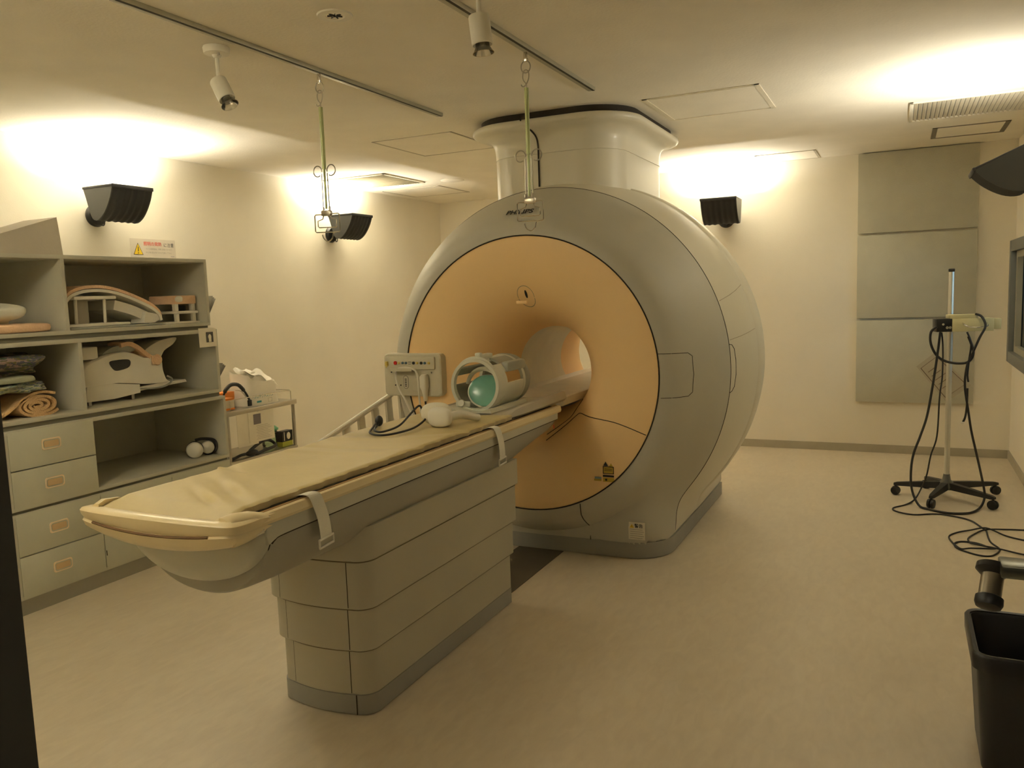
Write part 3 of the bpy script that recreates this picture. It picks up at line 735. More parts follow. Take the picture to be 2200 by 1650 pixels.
# tabletop shell (cream): shallow trough with boat-shaped foot end
def deck(Y, hw, zrim, zc, zbot, bw):
    pts = []
    n = 16
    for i in range(n+1):
        u = -1+2*i/n; pts.append(Vector((TX+u*hw, Y, zc+(zrim-zc)*abs(u)**4)))
    pts.append(Vector((TX+hw+.010, Y, zrim-.012)))
    m = 12
    for i in range(m+1):
        u = 1-2*i/m; pts.append(Vector((TX+u*bw, Y, zbot+(zrim-.035-zbot)*abs(u)**5)))
    pts.append(Vector((TX-hw-.010, Y, zrim-.012)))
    return pts
dk = [deck(1.72, .250, .962, .950, .93, .25), deck(2.2, .250, .964, .950, .93, .25), deck(4.25, .252, .970, .952, .93, .25)]
obj('tabletop', B().loft(dk), CREAM, T, 40, label='cream tabletop shell')
# foot end: rim swept round the end of the table
half = [(0, 1.648), (.10, 1.649), (.20, 1.653), (.27, 1.659), (.305, 1.666), (.326, 1.682), (.331, 1.71), (.327, 1.75), (.318, 1.79), (.308, 1.83), (.303, 1.875)]
fp = cat([(-x, y, 0) for x, y in reversed(half[1:])] + [(x, y, 0) for x, y in half], 5)
rings = []; rl = []; NF = len(fp)
for i in range(NF):
    tg = (fp[min(i+1, NF-1)]-fp[max(i-1, 0)]).normalized(); on_ = Vector((tg.y, -tg.x, 0))
    c = Vector((TX+fp[i].x, fp[i].y, 0)); e = min(1, max(0, (fp[i].y-1.66)/.2)); zr = .974-.012*e; hh = .035+.018*(1-min(1, abs(fp[i].x)/.30)**2)+.003*e
    rings.append([c+on_*o+Vector((0, 0, z)) for o, z in ((-.060, zr-.006), (-.045, zr+.001), (-.006, zr), (0, zr-.006), (-.003, zr-hh*.6), (-.012, zr-hh), (-.06, zr-hh))])
    xa = min(1, abs(fp[i].x)/.30); k = 1-.35*e; bl = 1.45-.35*xa**2
    rl.append([c+on_*o+Vector((0, 0, z)) for o, z in ((-.04, zr-hh+.004), (-.010, zr-hh+.003), (-.005, zr-hh-.004), (-.012, zr-hh-.020*k*bl), (-.035, zr-hh-.036*k*bl), (-.085, zr-hh-.045*k*bl), (-.16, zr-hh-.046*k*bl), (-.16, zr-hh))] if e < .15 else
              [c+on_*o+Vector((0, 0, z)) for o, z in ((-.04, zr-hh+.004), (-.010, zr-hh+.003), (-.007, zr-hh-.004), (-.012, zr-hh-.020*k*bl), (-.022, zr-hh-.034*k*bl), (-.037, zr-hh-.038*k*bl), (-.05, zr-hh-.038*k*bl), (-.06, zr-hh))])
obj('foot_rim', B().loft(rings), CREAM, T, 50, label='cream curved foot end rim')
obj('foot_lip', B().loft(rl), CREAM, T, 50, label='cream lower lip of the foot end')
obj('foot_slit', B().tube(cat([(TX-.25, 1.664, .934), (TX-.18, 1.6585, .9275), (TX-.09, 1.6555, .922), (TX, 1.654, .9205), (TX+.09, 1.6555, .922), (TX+.18, 1.6585, .9275), (TX+.24, 1.663, .933)], 6), .0042, 6), mat('foot_slit_brown', (.18, .10, .04), .7), T)
obj('latch', B().box(TX+.285, TX+.300, 1.79, 1.83, .905, .925, bev=.003), CHROME, T)
obj('end_marking', B().box(TX+.2905, TX+.2915, 4.13, 4.14, .845, .865), REDINK, T)
obj('docking_nose', B().loft([[Vector((x, y, z)) for x, z in rrect(TX-w_, TX+w_, z0_, .925, .03, 5)] for y, w_, z0_ in ((4.19, .24, .82), (4.35, .2, .84), (4.46, .15, .86))]), TGREY, T, 40)

for sg_ in (-1, 1):
    ear = [(.262, 1.695, .972, .984), (.275, 1.73, .972, .990), (.280, 1.79, .966, .982), (.282, 1.84, .96, .966)]
    b = B().loft([[Vector((TX+sg_*(x_-.006), y_, za)), Vector((TX+sg_*(x_-.006), y_, zb_)), Vector((TX+sg_*(x_+.012), y_, zb_)), Vector((TX+sg_*(x_+.034), y_, zb_-.014)), Vector((TX+sg_*(x_+.036), y_, za-.006))] for x_, y_, za, zb_ in ear])
    obj('corner_ear', b, CREAM, T, 50)
# mattress
def mz(u, y):
    z = .994
    # creases near the foot end and mild ones along the length
    def fold(c, slope, w, amp, y0, y1):
        dd = (y-(c+slope*u))/w
        f = math.exp(-dd*dd)*amp
        m_ = max(0, min(1, (y-y0)/.15))*max(0, min(1, (y1-y)/.15))
        return f*m_
    g = 0
    for c, sl, w_, am in ((1.875, -.16, .020, -.010), (1.91, -.16, .020, .008), (1.985, -.17, .024, -.011), (2.03, -.17, .025, .009), (2.10, -.15, .03, -.004), (2.62, .05, .03, .003), (2.72, .06, .03, -.004), (2.95, .1, .035, .0035), (3.05, .12, .03, -.004), (3.3, -.1, .03, -.003)):
        g += fold(c, sl, w_, am, 1.7, 3.9)
    if y < 2.2: g *= max(.1, 1-abs(u-.15)*1.1)
    z += g + .0015*noise.noise(Vector((u*2, y*5, 0)))
    z -= .010*max(0, 1-abs(u)**2)
    if y < 1.80: z -= (1.80-y)*.20
    return z
b = B(); NU, NV = 40, 260; Y0m, Y1m = 1.705, 3.66
top = []
for j in range(NV+1):
    y = Y0m+(Y1m-Y0m)*j/NV; row = []
    hwl = .264 if y > 1.78 else .262
    for i in range(NU+1):
        u = -1+2*i/NU
        ed = .004*math.sin(y*48)+.002*math.sin(y*97+1)
        xr = hwl+(ed if i in (0, NU) else 0)
        row.append(Vector((TX+u*xr+.002, y, mz(u, y)-(.006 if i in (0, NU) else 0))))
    top.append(row)
rings = []
for row in top:
    l, r = row[0], row[-1]
    sc = .004*math.sin(l.y*48)
    rings.append(row+[Vector((r.x-.003, r.y, r.z-.024+sc)), Vector((r.x-.03, r.y, .963)), Vector((l.x+.03, l.y, .963)), Vector((l.x+.003, l.y, l.z-.024+sc))])
b.loft(rings)
for f in b.bm.faces:
    c = f.calc_center_median()
    if c.z < mz((c.x-TX)/.266, c.y)-.0075: f.material_index = 1
M_ = obj('mattress', b, [MATT, MATTE], None, 60); tag(M_, 'yellow vinyl mattress with creases lying on the patient table', 'mattress')

# straps
def strap(y, label, dy):
    t = thing('strap', label, 'strap', (TX+.3, y, .80), 'white straps hanging off the table edge')
    c = cat([(TX+.268, y-.04, .974), (TX+.285, y-.02, .977), (TX+.303, y+.0, .968), (TX+.312, y+.012, .93), (TX+.312, y+.03, .88), (TX+.310, y+.04, .83), (TX+.308, y+.042, .812)], 5)
    rings = [[p+Vector((0, -.028, 0)), p+Vector((0, .028, 0)), p+Vector((.0025, .028, .001)), p+Vector((.0025, -.028, .001))] for p in c]
    obj('webbing', B().loft(rings), STRAP, t, 40)
    y += .042
    obj('buckle', B().tube([(TX+.310, y-.036, .812), (TX+.310, y+.036, .817), (TX+.310, y+.036, .790), (TX+.310, y-.036, .785)], .0045, 6, closed=True), WHITE, t)
strap(2.06, 'white strap with square buckle nearest the foot end of the table', 0)
strap(3.40, 'white strap with square buckle hanging near the scanner', 0)

# coil base on the table's head end
t = thing('coil_base', 'taupe curved coil base plate on the head end of the table', 'base plate', (TX+.05, 4.0, .975))
prof = [(TX-.235, 1.000), (TX-.20, .990), (TX, .984), (TX+.17, .990), (TX+.25, 1.022), (TX+.275, 1.020), (TX+.285, .985), (TX+.27, .972), (TX-.24, .972)]
obj('plate', B().loft([[Vector((TX+(x-TX)*s, y, .972+(z-.972)*s2)) for x, z in prof] for y, s, s2 in ((3.67, .9, .35), (3.70, .96, .8), (3.76, 1, 1), (4.33, 1, 1.25), (4.37, .98, 1.1), (4.375, .95, .9))]), TAUPE, t, 40)
obj('side_clip', B().box(TX-.25, TX-.21, 4.30, 4.36, .985, 1.03, bev=.006), COILW, t)

# head coil
HY0, HY1, HZ = 3.77, 4.10, 1.125
hc = thing('head_coil', 'pale birdcage head coil with teal cushion on the table', 'head coil', (TX, 3.93, .985))
def hring(Y, r0, r1, w):
    return B().lathe([(r0, 0), (r1, 0), (r1+.003, w*.5), (r1, w), (r0, w), (r0-.002, w*.5)], (TX, Y, HZ), (0, 1, 0), 64, cap=False, loop=True)
obj('front_ring', hring(HY0-.01, .126, .143, .03), COILW, hc, 60)
obj('rear_ring', hring(HY1-.02, .122, .140, .03), COILW, hc, 60)
# shell segments with openings
def shell(a0, a1, y0, y1, ro=.139, ri=.128, m=COILW, nm='shell_segment'):
    n = 12; rings = []
    for i in range(n+1):
        a = R(a0+(a1-a0)*i/n); c, s = math.sin(a), math.cos(a)
        rings.append([Vector((TX+ro*c, y0, HZ+ro*s)), Vector((TX+ro*c, y1, HZ+ro*s)), Vector((TX+ri*c, y1, HZ+ri*s)), Vector((TX+ri*c, y0, HZ+ri*s))])
    obj(nm, B().loft(rings), m, hc, 50)
for a0, a1 in ((-12, 12), (40, 62), (88, 150), (150, 215), (222, 270), (292, 312)):
    shell(a0, a1, HY0, HY1, m=COILW if a0 < 150 else COILG)
shell(12, 40, HY0+.12, HY1, m=COILG); shell(62, 88, HY0+.02, HY0+.11)
obj('visor_arch', B().tube([(TX+.134*math.sin(a), HY0+.01-.0*abs(a), HZ+.146*math.cos(a)) for a in [R(-55+110*i/20) for i in range(21)]], .009, 8), COILW, hc)
obj('inner_arch', B().tube([(TX+.10*math.sin(a), HY0+.10, HZ-.02+.10*math.cos(a)) for a in [R(-80+160*i/20) for i in range(21)]], .012, 8), COILW, hc)
obj('latch', B().box(TX-.006, TX+.03, HY0+.03, HY0+.16, HZ+.138, HZ+.162, bev=.006).box(TX-.004, TX+.028, HY0+.01, HY0+.045, HZ+.15, HZ+.172, bev=.006), COILW, hc)
obj('side_block', B().box(TX+.085, TX+.135, HY0+.13, HY1+.03, HZ+.06, HZ+.115, bev=.015), COILG, hc)
obj('rear_shell', B().lathe([(.139, 0), (.145, .02), (.14, .07), (.12, .1), (.09, .11), (.085, .10), (.11, .06), (.125, 0)], (TX, HY1, HZ), (0, 1, 0), 48, cap=False, loop=True), COILG, hc, 60)
M = Matrix.Translation((TX+.03, HY0+.07, HZ-.035)) @ Matrix.Rotation(R(18), 4, 'Z') @ Matrix.Rotation(R(-22), 4, 'X')
b = B().ell((0, 0, 0), (.098, .022, .088), 20)
for v in b.bm.verts: v.co = M @ v.co
obj('cushion', b, TEAL, hc, 60, label='shiny teal oval cushion')
b = B().ell((0, 0, 0), (.106, .014, .094), 20)
for v in b.bm.verts: v.co = M @ (v.co+Vector((0, .014, 0)))
obj('cushion_back', b, COILW, hc, 60)
obj('tension_knob', B().lathe([(.018, 0), (.020, .004), (.017, .014), (.001, .015)], (TX-.075, HY0-.02, HZ-.095), (.1, -1, .25), 24), COILW, hc)
obj('knob_arm', B().box(TX-.12, TX-.03, HY0-.012, HY0+.01, HZ-.115, HZ-.085, bev=.008), COILW, hc)
obj('cradle', B().prism([(TX-.15, .990), (TX+.13, .990), (TX+.12, 1.012), (TX+.06, 1.0), (TX, .998), (TX-.07, 1.0), (TX-.14, 1.018)], 'y', HY0-.08, HY1+.04), COILW, hc, 40)

# white ear-muff pad and its black cord on the mattress
t = thing('patient_earphones', 'white cloth-covered earphones with white tubes lying on the mattress', 'earphones', (-1.99, 3.33, .985))
b = B().ell((-2.02, 3.34, 1.04), (.075, .055, .052), 18, e=.8, amp=.12, fs=1.2, seed=3)
obj('ear_pad', b, mat('ear_cover_white', (.80, .76, .62), .9, bump=.4, bs=60), t, 60)
b = B().ell((-1.965, 3.28, 1.032), (.062, .028, .047), 16, e=.7, amp=.03, fs=1, seed=8)
obj('ear_cup', b, WHITE, t, 60)
obj('air_tube', B().tube(cat([(-1.93, 3.30, 1.03), (-1.90, 3.36, 1.035), (-1.88, 3.42, 1.02), (-1.86, 3.47, 1.005)], 6), [.022-.0002*i for i in range(19)], 10), WHITE, t, 60)
t = thing('squeeze_bulb_cord', 'black looped cord with a bulb lying on the mattress', 'cord', (-2.1, 3.15, .985))
obj('cord_loop', B().tube(cat([(-2.055, 3.32, 1.03), (-2.085, 3.33, 1.045), (-2.11, 3.335, 1.075), (-2.12, 3.28, 1.05), (-2.12, 3.17, 1.005), (-2.11, 3.03, 1.0), (-2.15, 3.02, 1.0), (-2.20, 3.08, 1.0), (-2.235, 3.15, 1.0), (-2.245, 3.18, 1.015)], 7), .005, 8), RUBBER, t)
obj('cord_branch', B().tube(cat([(-2.06, 3.325, 1.035), (-2.05, 3.28, 1.015), (-2.035, 3.15, .997), (-2.05, 3.0, .995), (-2.10, 2.96, .995), (-2.17, 3.0, .996), (-2.22, 3.09, 1.0), (-2.245, 3.16, 1.012)], 7), .005, 8), RUBBER, t)
obj('bulb', B().ell((-2.25, 3.19, 1.018), (.018, .022, .026), 14), BLACK, t, 60)

# ------------------------------------------------------------------ shelving units on the left
def carcass(x0, x1, y0, y1, z0, z1, div, th=.022, name='shelf_unit', label='', backm=SHELF, rec=True, group='stacked grey shelving units'):
    t = thing(name, label, 'shelf', ((x0+x1)/2, (y0+y1)/2, z0), group)
    obj('top_board', B().box(x0, x1, y0, y1, z1-th, z1, bev=.0015), SHELF, t)
    obj('bottom_board', B().box(x0, x1, y0, y1, z0, z0+th, bev=.0015), SHELF, t)
    obj('side_board', B().box(x0, x1, y0, y0+th, z0+th, z1-th), SHELF, t)
    obj('side_board', B().box(x0, x1, y1-th, y1, z0+th, z1-th), SHELF, t)
    obj('divider', B().box(x0, x1-.001, div-th/2, div+th/2, z0+th, z1-th), SHELF, t)
    obj('back_board', B().box(x0, x0+.01, y0+th, y1-th, z0+th, z1-th), backm, t)
    return t
XF = -4.147; XBK = -4.83
def handle(t, y, z):
    p = obj('drawer_handle', B().loft([[Vector((XF+x, yy, zz)) for yy, zz in rrect(y-.057-o, y+.057+o, z-.031-o, z+.031+o, .013, 5)] for x, o in ((.0, 0), (.004, -.002), (.004, -.008))] , cap1=False, cap0=False), HANDLE, t, 40, label='peach recessed handle')
    obj('handle_recess', B().loft([[Vector((XF+x, yy, zz)) for yy, zz in rrect(y-.043, y+.043, z-.017, z+.017, .008, 4)] for x in (.001, .0032)]), HANDIN, p)
    return p
# top unit
u1 = carcass(-4.82, -4.215, 1.25, 4.085, 1.462, 1.905, 3.04, label='topmost open grey shelf unit holding curved coils and towels')
u2 = carcass(-4.82, -4.165, 1.25, 4.087, 1.008, 1.436, 3.065, label='second open grey shelf unit holding blankets and a white device')
for z0, z1, xx in ((1.436, 1.462, -4.22), (.982, 1.008, -4.175), (.545, .557, -4.16)):
    pass
tag(obj('spacer_strip', B().box(-4.8, -4.232, 1.26, 4.075, 1.4365, 1.4615), SHELFD), 'dark recessed strip between the two upper shelf units', 'strip')
tag(obj('spacer_strip', B().box(-4.8, -4.178, 1.26, 4.08, .9825, 1.0075), SHELFD), 'dark recessed strip between middle shelf and drawer unit', 'strip')
# third unit: two drawers + open cubby
def drawerunit(z0, z1, label, cubby, hs, y0=2.57, y1=4.10):
    t = thing('drawer_unit', label, 'cabinet', ((XF+XBK)/2, (y0+y1)/2, z0), 'stacked grey drawer cabinets')
    th = .02
    xi = XF-.02
    obj('top_board', B().box(XBK, XF, y0, y1, z1-th, z1, bev=.0015), SHELF, t)
    obj('bottom_board', B().box(XBK, XF, y0, y1, z0, z0+th, bev=.0015), SHELF, t)
    obj('side_board', B().box(XBK, XF, y0, y0+th, z0+th, z1-th), SHELF, t)
    obj('side_board', B().box(XBK, XF, y1-th, y1, z0+th, z1-th), SHELF, t)
    obj('divider', B().box(XBK, xi, 3.07, 3.09, z0+th, z1-th), SHELF, t)
    obj('back_board', B().box(XBK, XBK+.01, y0+th, y1-th, z0+th, z1-th), SHELF, t)
    zm = (z0+z1)/2
    yd = 3.088
    for a, c, hz in ((z0+.004, zm-.003, hs[0]), (zm+.003, z1-.006 if not cubby else z1-.006, hs[1])):
        d_ = obj('drawer', B().box(xi-.4, XF+.001, y0+.022, yd, a, c, bev=.0015), DRAWER, t)
        handle(d_, 2.826, hz)
    if not cubby:
        dd = obj('door', B().box(xi, XF+.001, yd+.006, 3.60, z0+.004, z1-.006, bev=.0015), DRAWER, t)
        obj('door', B().box(xi, XF+.001, 3.606, y1-.004, z0+.004, z1-.006, bev=.0015), DRAWER, t)
        obj('hinge_mark', B().box(XF+.001, XF+.003, yd+.009, yd+.013, .17, .20), SEAM, dd)
    return t
drawerunit(.557, .982, 'grey drawer cabinet with open cubby holding headphones, upper of two', True, (.672, .884))
drawerunit(.082, .541, 'grey drawer cabinet with plain door at floor level, lower of two', False, (.203, .425))
tag(obj('spacer_strip', B().box(-4.8, XF-.014, 2.58, 4.09, .5415, .5565), SHELFD), 'dark recessed strip between the two drawer cabinets', 'strip')
tag(obj('cabinet_plinth', B().box(-4.8, XF-.004, 2.57, 4.10, 0, .0815), mat('cabinet_plinth', (.30, .28, .21), .6)), 'grey brown plinth under the lower drawer cabinet', 'plinth')
t = thing('corner_cabinet', 'pale green-grey cabinet at the left edge beside the drawers', 'cabinet', (-4.5, 1.9, 0))
obj('carcass', B().box(-4.83, XF-.02, 1.25, 2.545, .085, .975), SHELF, t)
for z0, z1 in ((.09, .30), (.305, .527), (.56, .745), (.75, .972)):
    obj('drawer', B().box(XF-.018, XF, 1.9, 2.54, z0, z1, bev=.0015), DRAWERG, t)
    obj('drawer', B().box(XF-.018, XF, 1.255, 1.894, z0, z1, bev=.0015), DRAWERG, t)
obj('plinth', B().box(-4.8, XF-.012, 1.26, 2.565, 0, .085), BLACK, t)

# things on and in the shelves
tag(obj('foam_wedge', B().prism([(2.45, 1.907), (3.135, 1.907), (3.115, 2.125)], 'x', -4.62, -4.33), WEDGE), 'grey triangular foam wedge on top of the shelving', 'wedge')
sg = thing('warning_sign', 'white heat warning sign with yellow triangle on the left wall', 'sign', (XL, 4.57, 2.0))
FS = lambda l: (lambda y, z: Vector((XL+.002+l, y, z)))
obj('board', B().box(XL, XL+.002, 4.362, 4.786, 1.935, 2.122), mat('sign_board', (.66, .60, .50), .6), sg)
st = B(); st.bm.faces.new([st.bm.verts.new(FS(.001)(y, z)) for y, z in ((4.385, 2.0), (4.475, 2.0), (4.43, 2.09))]); obj('triangle_border', st, INK, sg, None)
st = B(); st.bm.faces.new([st.bm.verts.new(FS(.0015)(y, z)) for y, z in ((4.391, 2.0035), (4.469, 2.0035), (4.43, 2.082))]); obj('triangle', st, YEL, sg, None)
st = B(); rect(st, 4.427, 4.433, 2.025, 2.06, FS(.002)); rect(st, 4.427, 4.433, 2.01, 2.017, FS(.002)); obj('exclamation_mark', st, INK, sg, None)
obj('red_heading', text_b('照明の発熱', .034, lambda u, v: FS(.001)(4.567+u, 2.083+v), bold=.0001), REDINK, sg, None)
obj('black_heading', text_b('に注意', .034, lambda u, v: FS(.001)(4.72+u, 2.078+v), bold=.0001), INK, sg, None)
obj('small_print', text_b('ライトの照明部は、非常に高温になります。', .0145, lambda u, v: FS(.001)(4.63+u*.9, 2.045+v)), GREYINK, sg, None)
obj('small_print', text_b('やけど等の恐れがありますので注意して下さい。', .0145, lambda u, v: FS(.001)(4.625+u*.8, 2.018+v)), GREYINK, sg, None)
obj('maker_print', text_b('PHILIPS', .011, lambda u, v: FS(.001)(4.752+u, 1.992+v)), mat('ink_blue', (.08, .09, .25), .6), sg, None)

# curved coil on a stand
t = thing('curved_body_coil', 'peach and white arched body coil leaning in the topmost shelf', 'coil', (-4.45, 3.4, 1.485))
arch = [(p.x, p.y) for p in cat([(3.10, 1.655, 0), (3.14, 1.69, 0), (3.22, 1.715, 0), (3.33, 1.72, 0), (3.45, 1.70, 0), (3.58, 1.655, 0), (3.68, 1.61, 0), (3.74, 1.565, 0), (3.755, 1.525, 0)], 5)]
obj('padded_top', B().strip([(y, z+.010) for y, z in arch], .018, 'x', -4.60, -4.30), TOWEL, t, 50, label='peach padded top')
obj('shell', B().strip([(y-.002, z-.012) for y, z in arch], .018, 'x', -4.595, -4.295), WHITE, t, 50)
obj('shell_skirt', B().strip([(p.x, p.y) for p in cat([(3.44, 1.62, 0), (3.55, 1.59, 0), (3.66, 1.545, 0), (3.72, 1.51, 0)], 4)], .06, 'x', -4.58, -4.33), WHITE, t, 50)
obj('bracket', B().box(-4.58, -4.28, 3.14, 3.42, 1.655, 1.675, bev=.006), WHITE, t)
for y in (3.17, 3.36):
    obj('post', B().cyl((-4.32, y, 1.51), (-4.32, y+.005, 1.66), .009, n=12), WHITE, t)
obj('pillar', B().box(-4.5, -4.40, 3.22, 3.32, 1.51, 1.66, bev=.01), TAUPE, t)
obj('base', B().box(-4.62, -4.27, 3.09, 3.50, 1.497, 1.515, bev=.006), WHITE, t)
obj('lower_plate', B().box(-4.65, -4.25, 3.08, 3.72, 1.4845, 1.496, bev=.003), COILG, t)
obj('end_foot', B().prism([(3.62, 1.50), (3.70, 1.50), (3.76, 1.525), (3.755, 1.545), (3.70, 1.56), (3.64, 1.57)], 'x', -4.42, -4.30), WHITE, t)
t = thing('knee_coil', 'small two-tier white coil with peach pad at the shelf right side', 'coil', (-4.42, 3.98, 1.485))
obj('base_plate', B().box(-4.55, -4.27, 3.79, 4.05, 1.4845, 1.497, bev=.004), WHITE, t)
obj('shelf_plate', B().box(-4.55, -4.28, 3.87, 4.05, 1.548, 1.566, bev=.007), WHITE, t)
for y in (3.89, 4.03):
    obj('post', B().box(-4.32, -4.30, y-.012, y+.012, 1.497, 1.548), WHITE, t)
    obj('post', B().box(-4.33, -4.30, y-.016, y+.012, 1.566, 1.618, bev=.003), WHITE, t)
obj('pad', B().box(-4.53, -4.29, 3.865, 4.045, 1.612, 1.668, bev=.008), TOWEL, t, label='peach pad')
obj('foam_piece', B().ell((-4.31, 3.90, 1.645), (.03, .035, .022), 10, e=.7, amp=.1), WHITE, t)
obj('connector', B().box(-4.40, -4.34, 3.93, 4.0, 1.566, 1.60, bev=.005), BLACK, t)
# towels left
o = tag(obj('folded_towel', B().ell((-4.46, 2.74, 1.509), (.24, .245, .026), 18, e=.35, amp=.03, seed=2), TOWEL, None, 60), 'folded peach towel lying flat in the topmost shelf', 'towel')
o = tag(obj('rolled_sheet', B().ell((-4.45, 2.61, 1.592), (.20, .255, .052), 30, e=.6, amp=.35, fs=1.6, seed=5), CLOTHW, None, 60), 'white bundled sheet lying on the peach towel', 'sheet')
tag(obj('blanket', B().ell((-4.42, 2.655, 1.312), (.21, .24, .052), 30, e=.6, amp=.5, fs=2.2, seed=11), PAT1, None, 60), 'dark patterned folded blanket on top of the blanket pile', 'blanket', 'blankets in the second shelf')
tag(obj('blanket', B().ell((-4.40, 2.63, 1.239), (.21, .21, .020), 20, e=.4, amp=.15, fs=2, seed=13), mat('pale_green_cloth', (.40, .42, .30), .95, bump=.4, bs=50), None, 60), 'pale green folded blanket under the dark patterned one', 'blanket', 'blankets in the second shelf')
tag(obj('blanket', B().ell((-4.41, 2.68, 1.192), (.21, .235, .026), 28, e=.5, amp=.4, fs=3, seed=17), PAT2, None, 60), 'light patterned folded blanket on the rolled orange one', 'blanket', 'blankets in the second shelf')
sp = []
for i in range(110):
    a = 2*PI*3.4*i/109+.6; k = 1-.92*i/109
    sp.append((2.835+.125*k*math.cos(-a)-.02*(1-k), 1.094+.060*k*math.sin(-a)-.004))
b = B().strip(sp, .0155, 'x', -4.65, -4.22)
b.strip([(p.x, p.y) for p in cat([(2.52, 1.042, 0), (2.62, 1.055, 0), (2.70, 1.10, 0), (2.78, 1.148, 0), (2.86, 1.160, 0), (2.93, 1.145, 0)], 5)], .014, 'x', -4.65, -4.22)
tag(obj('blanket', b, ROLLM, None, 60), 'rolled orange blanket at the bottom of the pile, spiral end out', 'blanket', 'blankets in the second shelf')

# white spine/breast device in the second shelf
t = thing('breast_coil', 'large white coil device with orange strap in the second shelf', 'coil', (-4.45, 3.5, 1.03))
obj('base_block', B().prism([(3.165, 1.055), (3.185, 1.142), (3.36, 1.145), (3.55, 1.12), (3.55, 1.068), (3.36, 1.052)], 'x', -4.62, -4.30), WHITE, t, 30)
obj('foot', B().box(-4.6, -4.32, 3.2, 3.22, 1.03, 1.056).box(-4.6, -4.32, 3.50, 3.52, 1.03, 1.07), STEEL, t)
body = cat([(3.165, 1.14, 0), (3.16, 1.20, 0), (3.19, 1.27, 0), (3.27, 1.30, 0), (3.36, 1.325, 0), (3.46, 1.335, 0), (3.54, 1.315, 0), (3.61, 1.285, 0), (3.71, 1.28, 0), (3.745, 1.26, 0), (3.75, 1.19, 0), (3.77, 1.13, 0), (3.79, 1.105, 0), (3.60, 1.115, 0), (3.4, 1.142, 0)], 3, closed=True)
obj('body', B().loft([[Vector((x, 3.46+(p.x-3.46)*s, 1.21+(p.y-1.21)*s)) for p in body] for x, s in ((-4.60, .9), (-4.585, 1), (-4.33, 1), (-4.312, .985), (-4.305, .95))]), WHITE, t, 40)
obj('hand_opening', B().loft([[Vector((x, p.x, p.y)) for p in cat([(3.35, 1.275, 0), (3.40, 1.285, 0), (3.48, 1.283, 0), (3.50, 1.265, 0), (3.485, 1.235, 0), (3.43, 1.222, 0), (3.38, 1.225, 0)], 4, closed=True)] for x in (-4.31, -4.3035)]), INK, t)
obj('saddle_dark', B().loft([[Vector((x, p.x, p.y)) for p in cat([(3.32, 1.325, 0), (3.40, 1.365, 0), (3.50, 1.368, 0), (3.56, 1.345, 0), (3.52, 1.325, 0), (3.42, 1.335, 0)], 4, closed=True)] for x in (-4.5, -4.32)]), COILG, t)
obj('wing', B().loft([[Vector((x, p.x, p.y)) for p in cat([(3.60, 1.29, 0), (3.66, 1.34, 0), (3.76, 1.38, 0), (3.87, 1.395, 0), (3.895, 1.385, 0), (3.86, 1.35, 0), (3.79, 1.315, 0), (3.75, 1.27, 0), (3.68, 1.265, 0)], 4, closed=True)] for x in (-4.56, -4.35, -4.335)]), WHITE, t, 40)
obj('slider_plate', B().prism([(3.50, 1.075), (3.93, 1.095), (3.92, 1.112), (3.80, 1.112), (3.5, 1.10)], 'x', -4.6, -4.31), WHITE, t)
obj('orange_strap', B().strip([(p.x, p.y) for p in cat([(3.44, 1.372, 0), (3.50, 1.378, 0), (3.56, 1.352, 0), (3.61, 1.312, 0), (3.65, 1.285, 0)], 4)], .026, 'x', -4.42, -4.30), TOWEL, t, 50, label='orange strap')
obj('strap_disc', B().lathe([(.001, 0), (.034, 0), (.036, .004), (.033, .009), (.001, .010)], (-4.305, 3.70, 1.262), (1, 0, 0), 24).box(-4.305, -4.297, 3.655, 3.70, 1.232, 1.292, bev=.003), TOWEL, t, label='orange round disc')
obj('end_block', B().box(-4.5, -4.33, 3.17, 3.30, 1.30, 1.375, bev=.006), WHITE, t)
obj('end_pad', B().box(-4.5, -4.32, 3.155, 3.18, 1.25, 1.33, bev=.004), TOWEL, t)
obj('cable', B().tube(cat([(-4.31, 3.55, 1.09), (-4.30, 3.70, 1.082), (-4.30, 3.78, 1.10), (-4.30, 3.80, 1.13), (-4.31, 3.77, 1.15)], 5), .006, 6), COILG, t)
# headphones in the cubby
t = thing('headphones', 'white and black headphones lying in the open drawer cabinet cubby', 'headphones', (-4.3, 3.98, .577))
obj('ear_cup', B().lathe([(.001, 0), (.035, 0), (.052, .012), (.055, .03), (.045, .05), (.001, .055)], (-4.29, 3.935, .632), (.7, -.7, 0), 28), WHITE, t, 60)
obj('ear_cushion', B().lathe([(.03, -.02), (.05, -.018), (.056, -.008), (.054, .004), (.03, .006)], (-4.29, 3.935, .632), (.7, -.7, 0), 28), BLACK, t, 60)
obj('ear_cup', B().lathe([(.001, 0), (.03, 0), (.042, .01), (.044, .03), (.036, .045), (.001, .05)], (-4.28, 4.035, .63), (.75, -.6, .1), 28), WHITE, t, 60)
obj('ear_cushion', B().lathe([(.03, -.025), (.044, -.022), (.05, -.01), (.046, .006), (.03, .008)], (-4.28, 4.045, .622), (.75, -.6, .1), 28), BLACK, t, 60)
obj('headband', B().tube(cat([(-4.31, 3.96, .69), (-4.28, 4.0, .695), (-4.24, 4.055, .68), (-4.23, 4.07, .64), (-4.24, 4.06, .60), (-4.27, 4.02, .59)], 6), .010, 8), BLACK, t, 60)
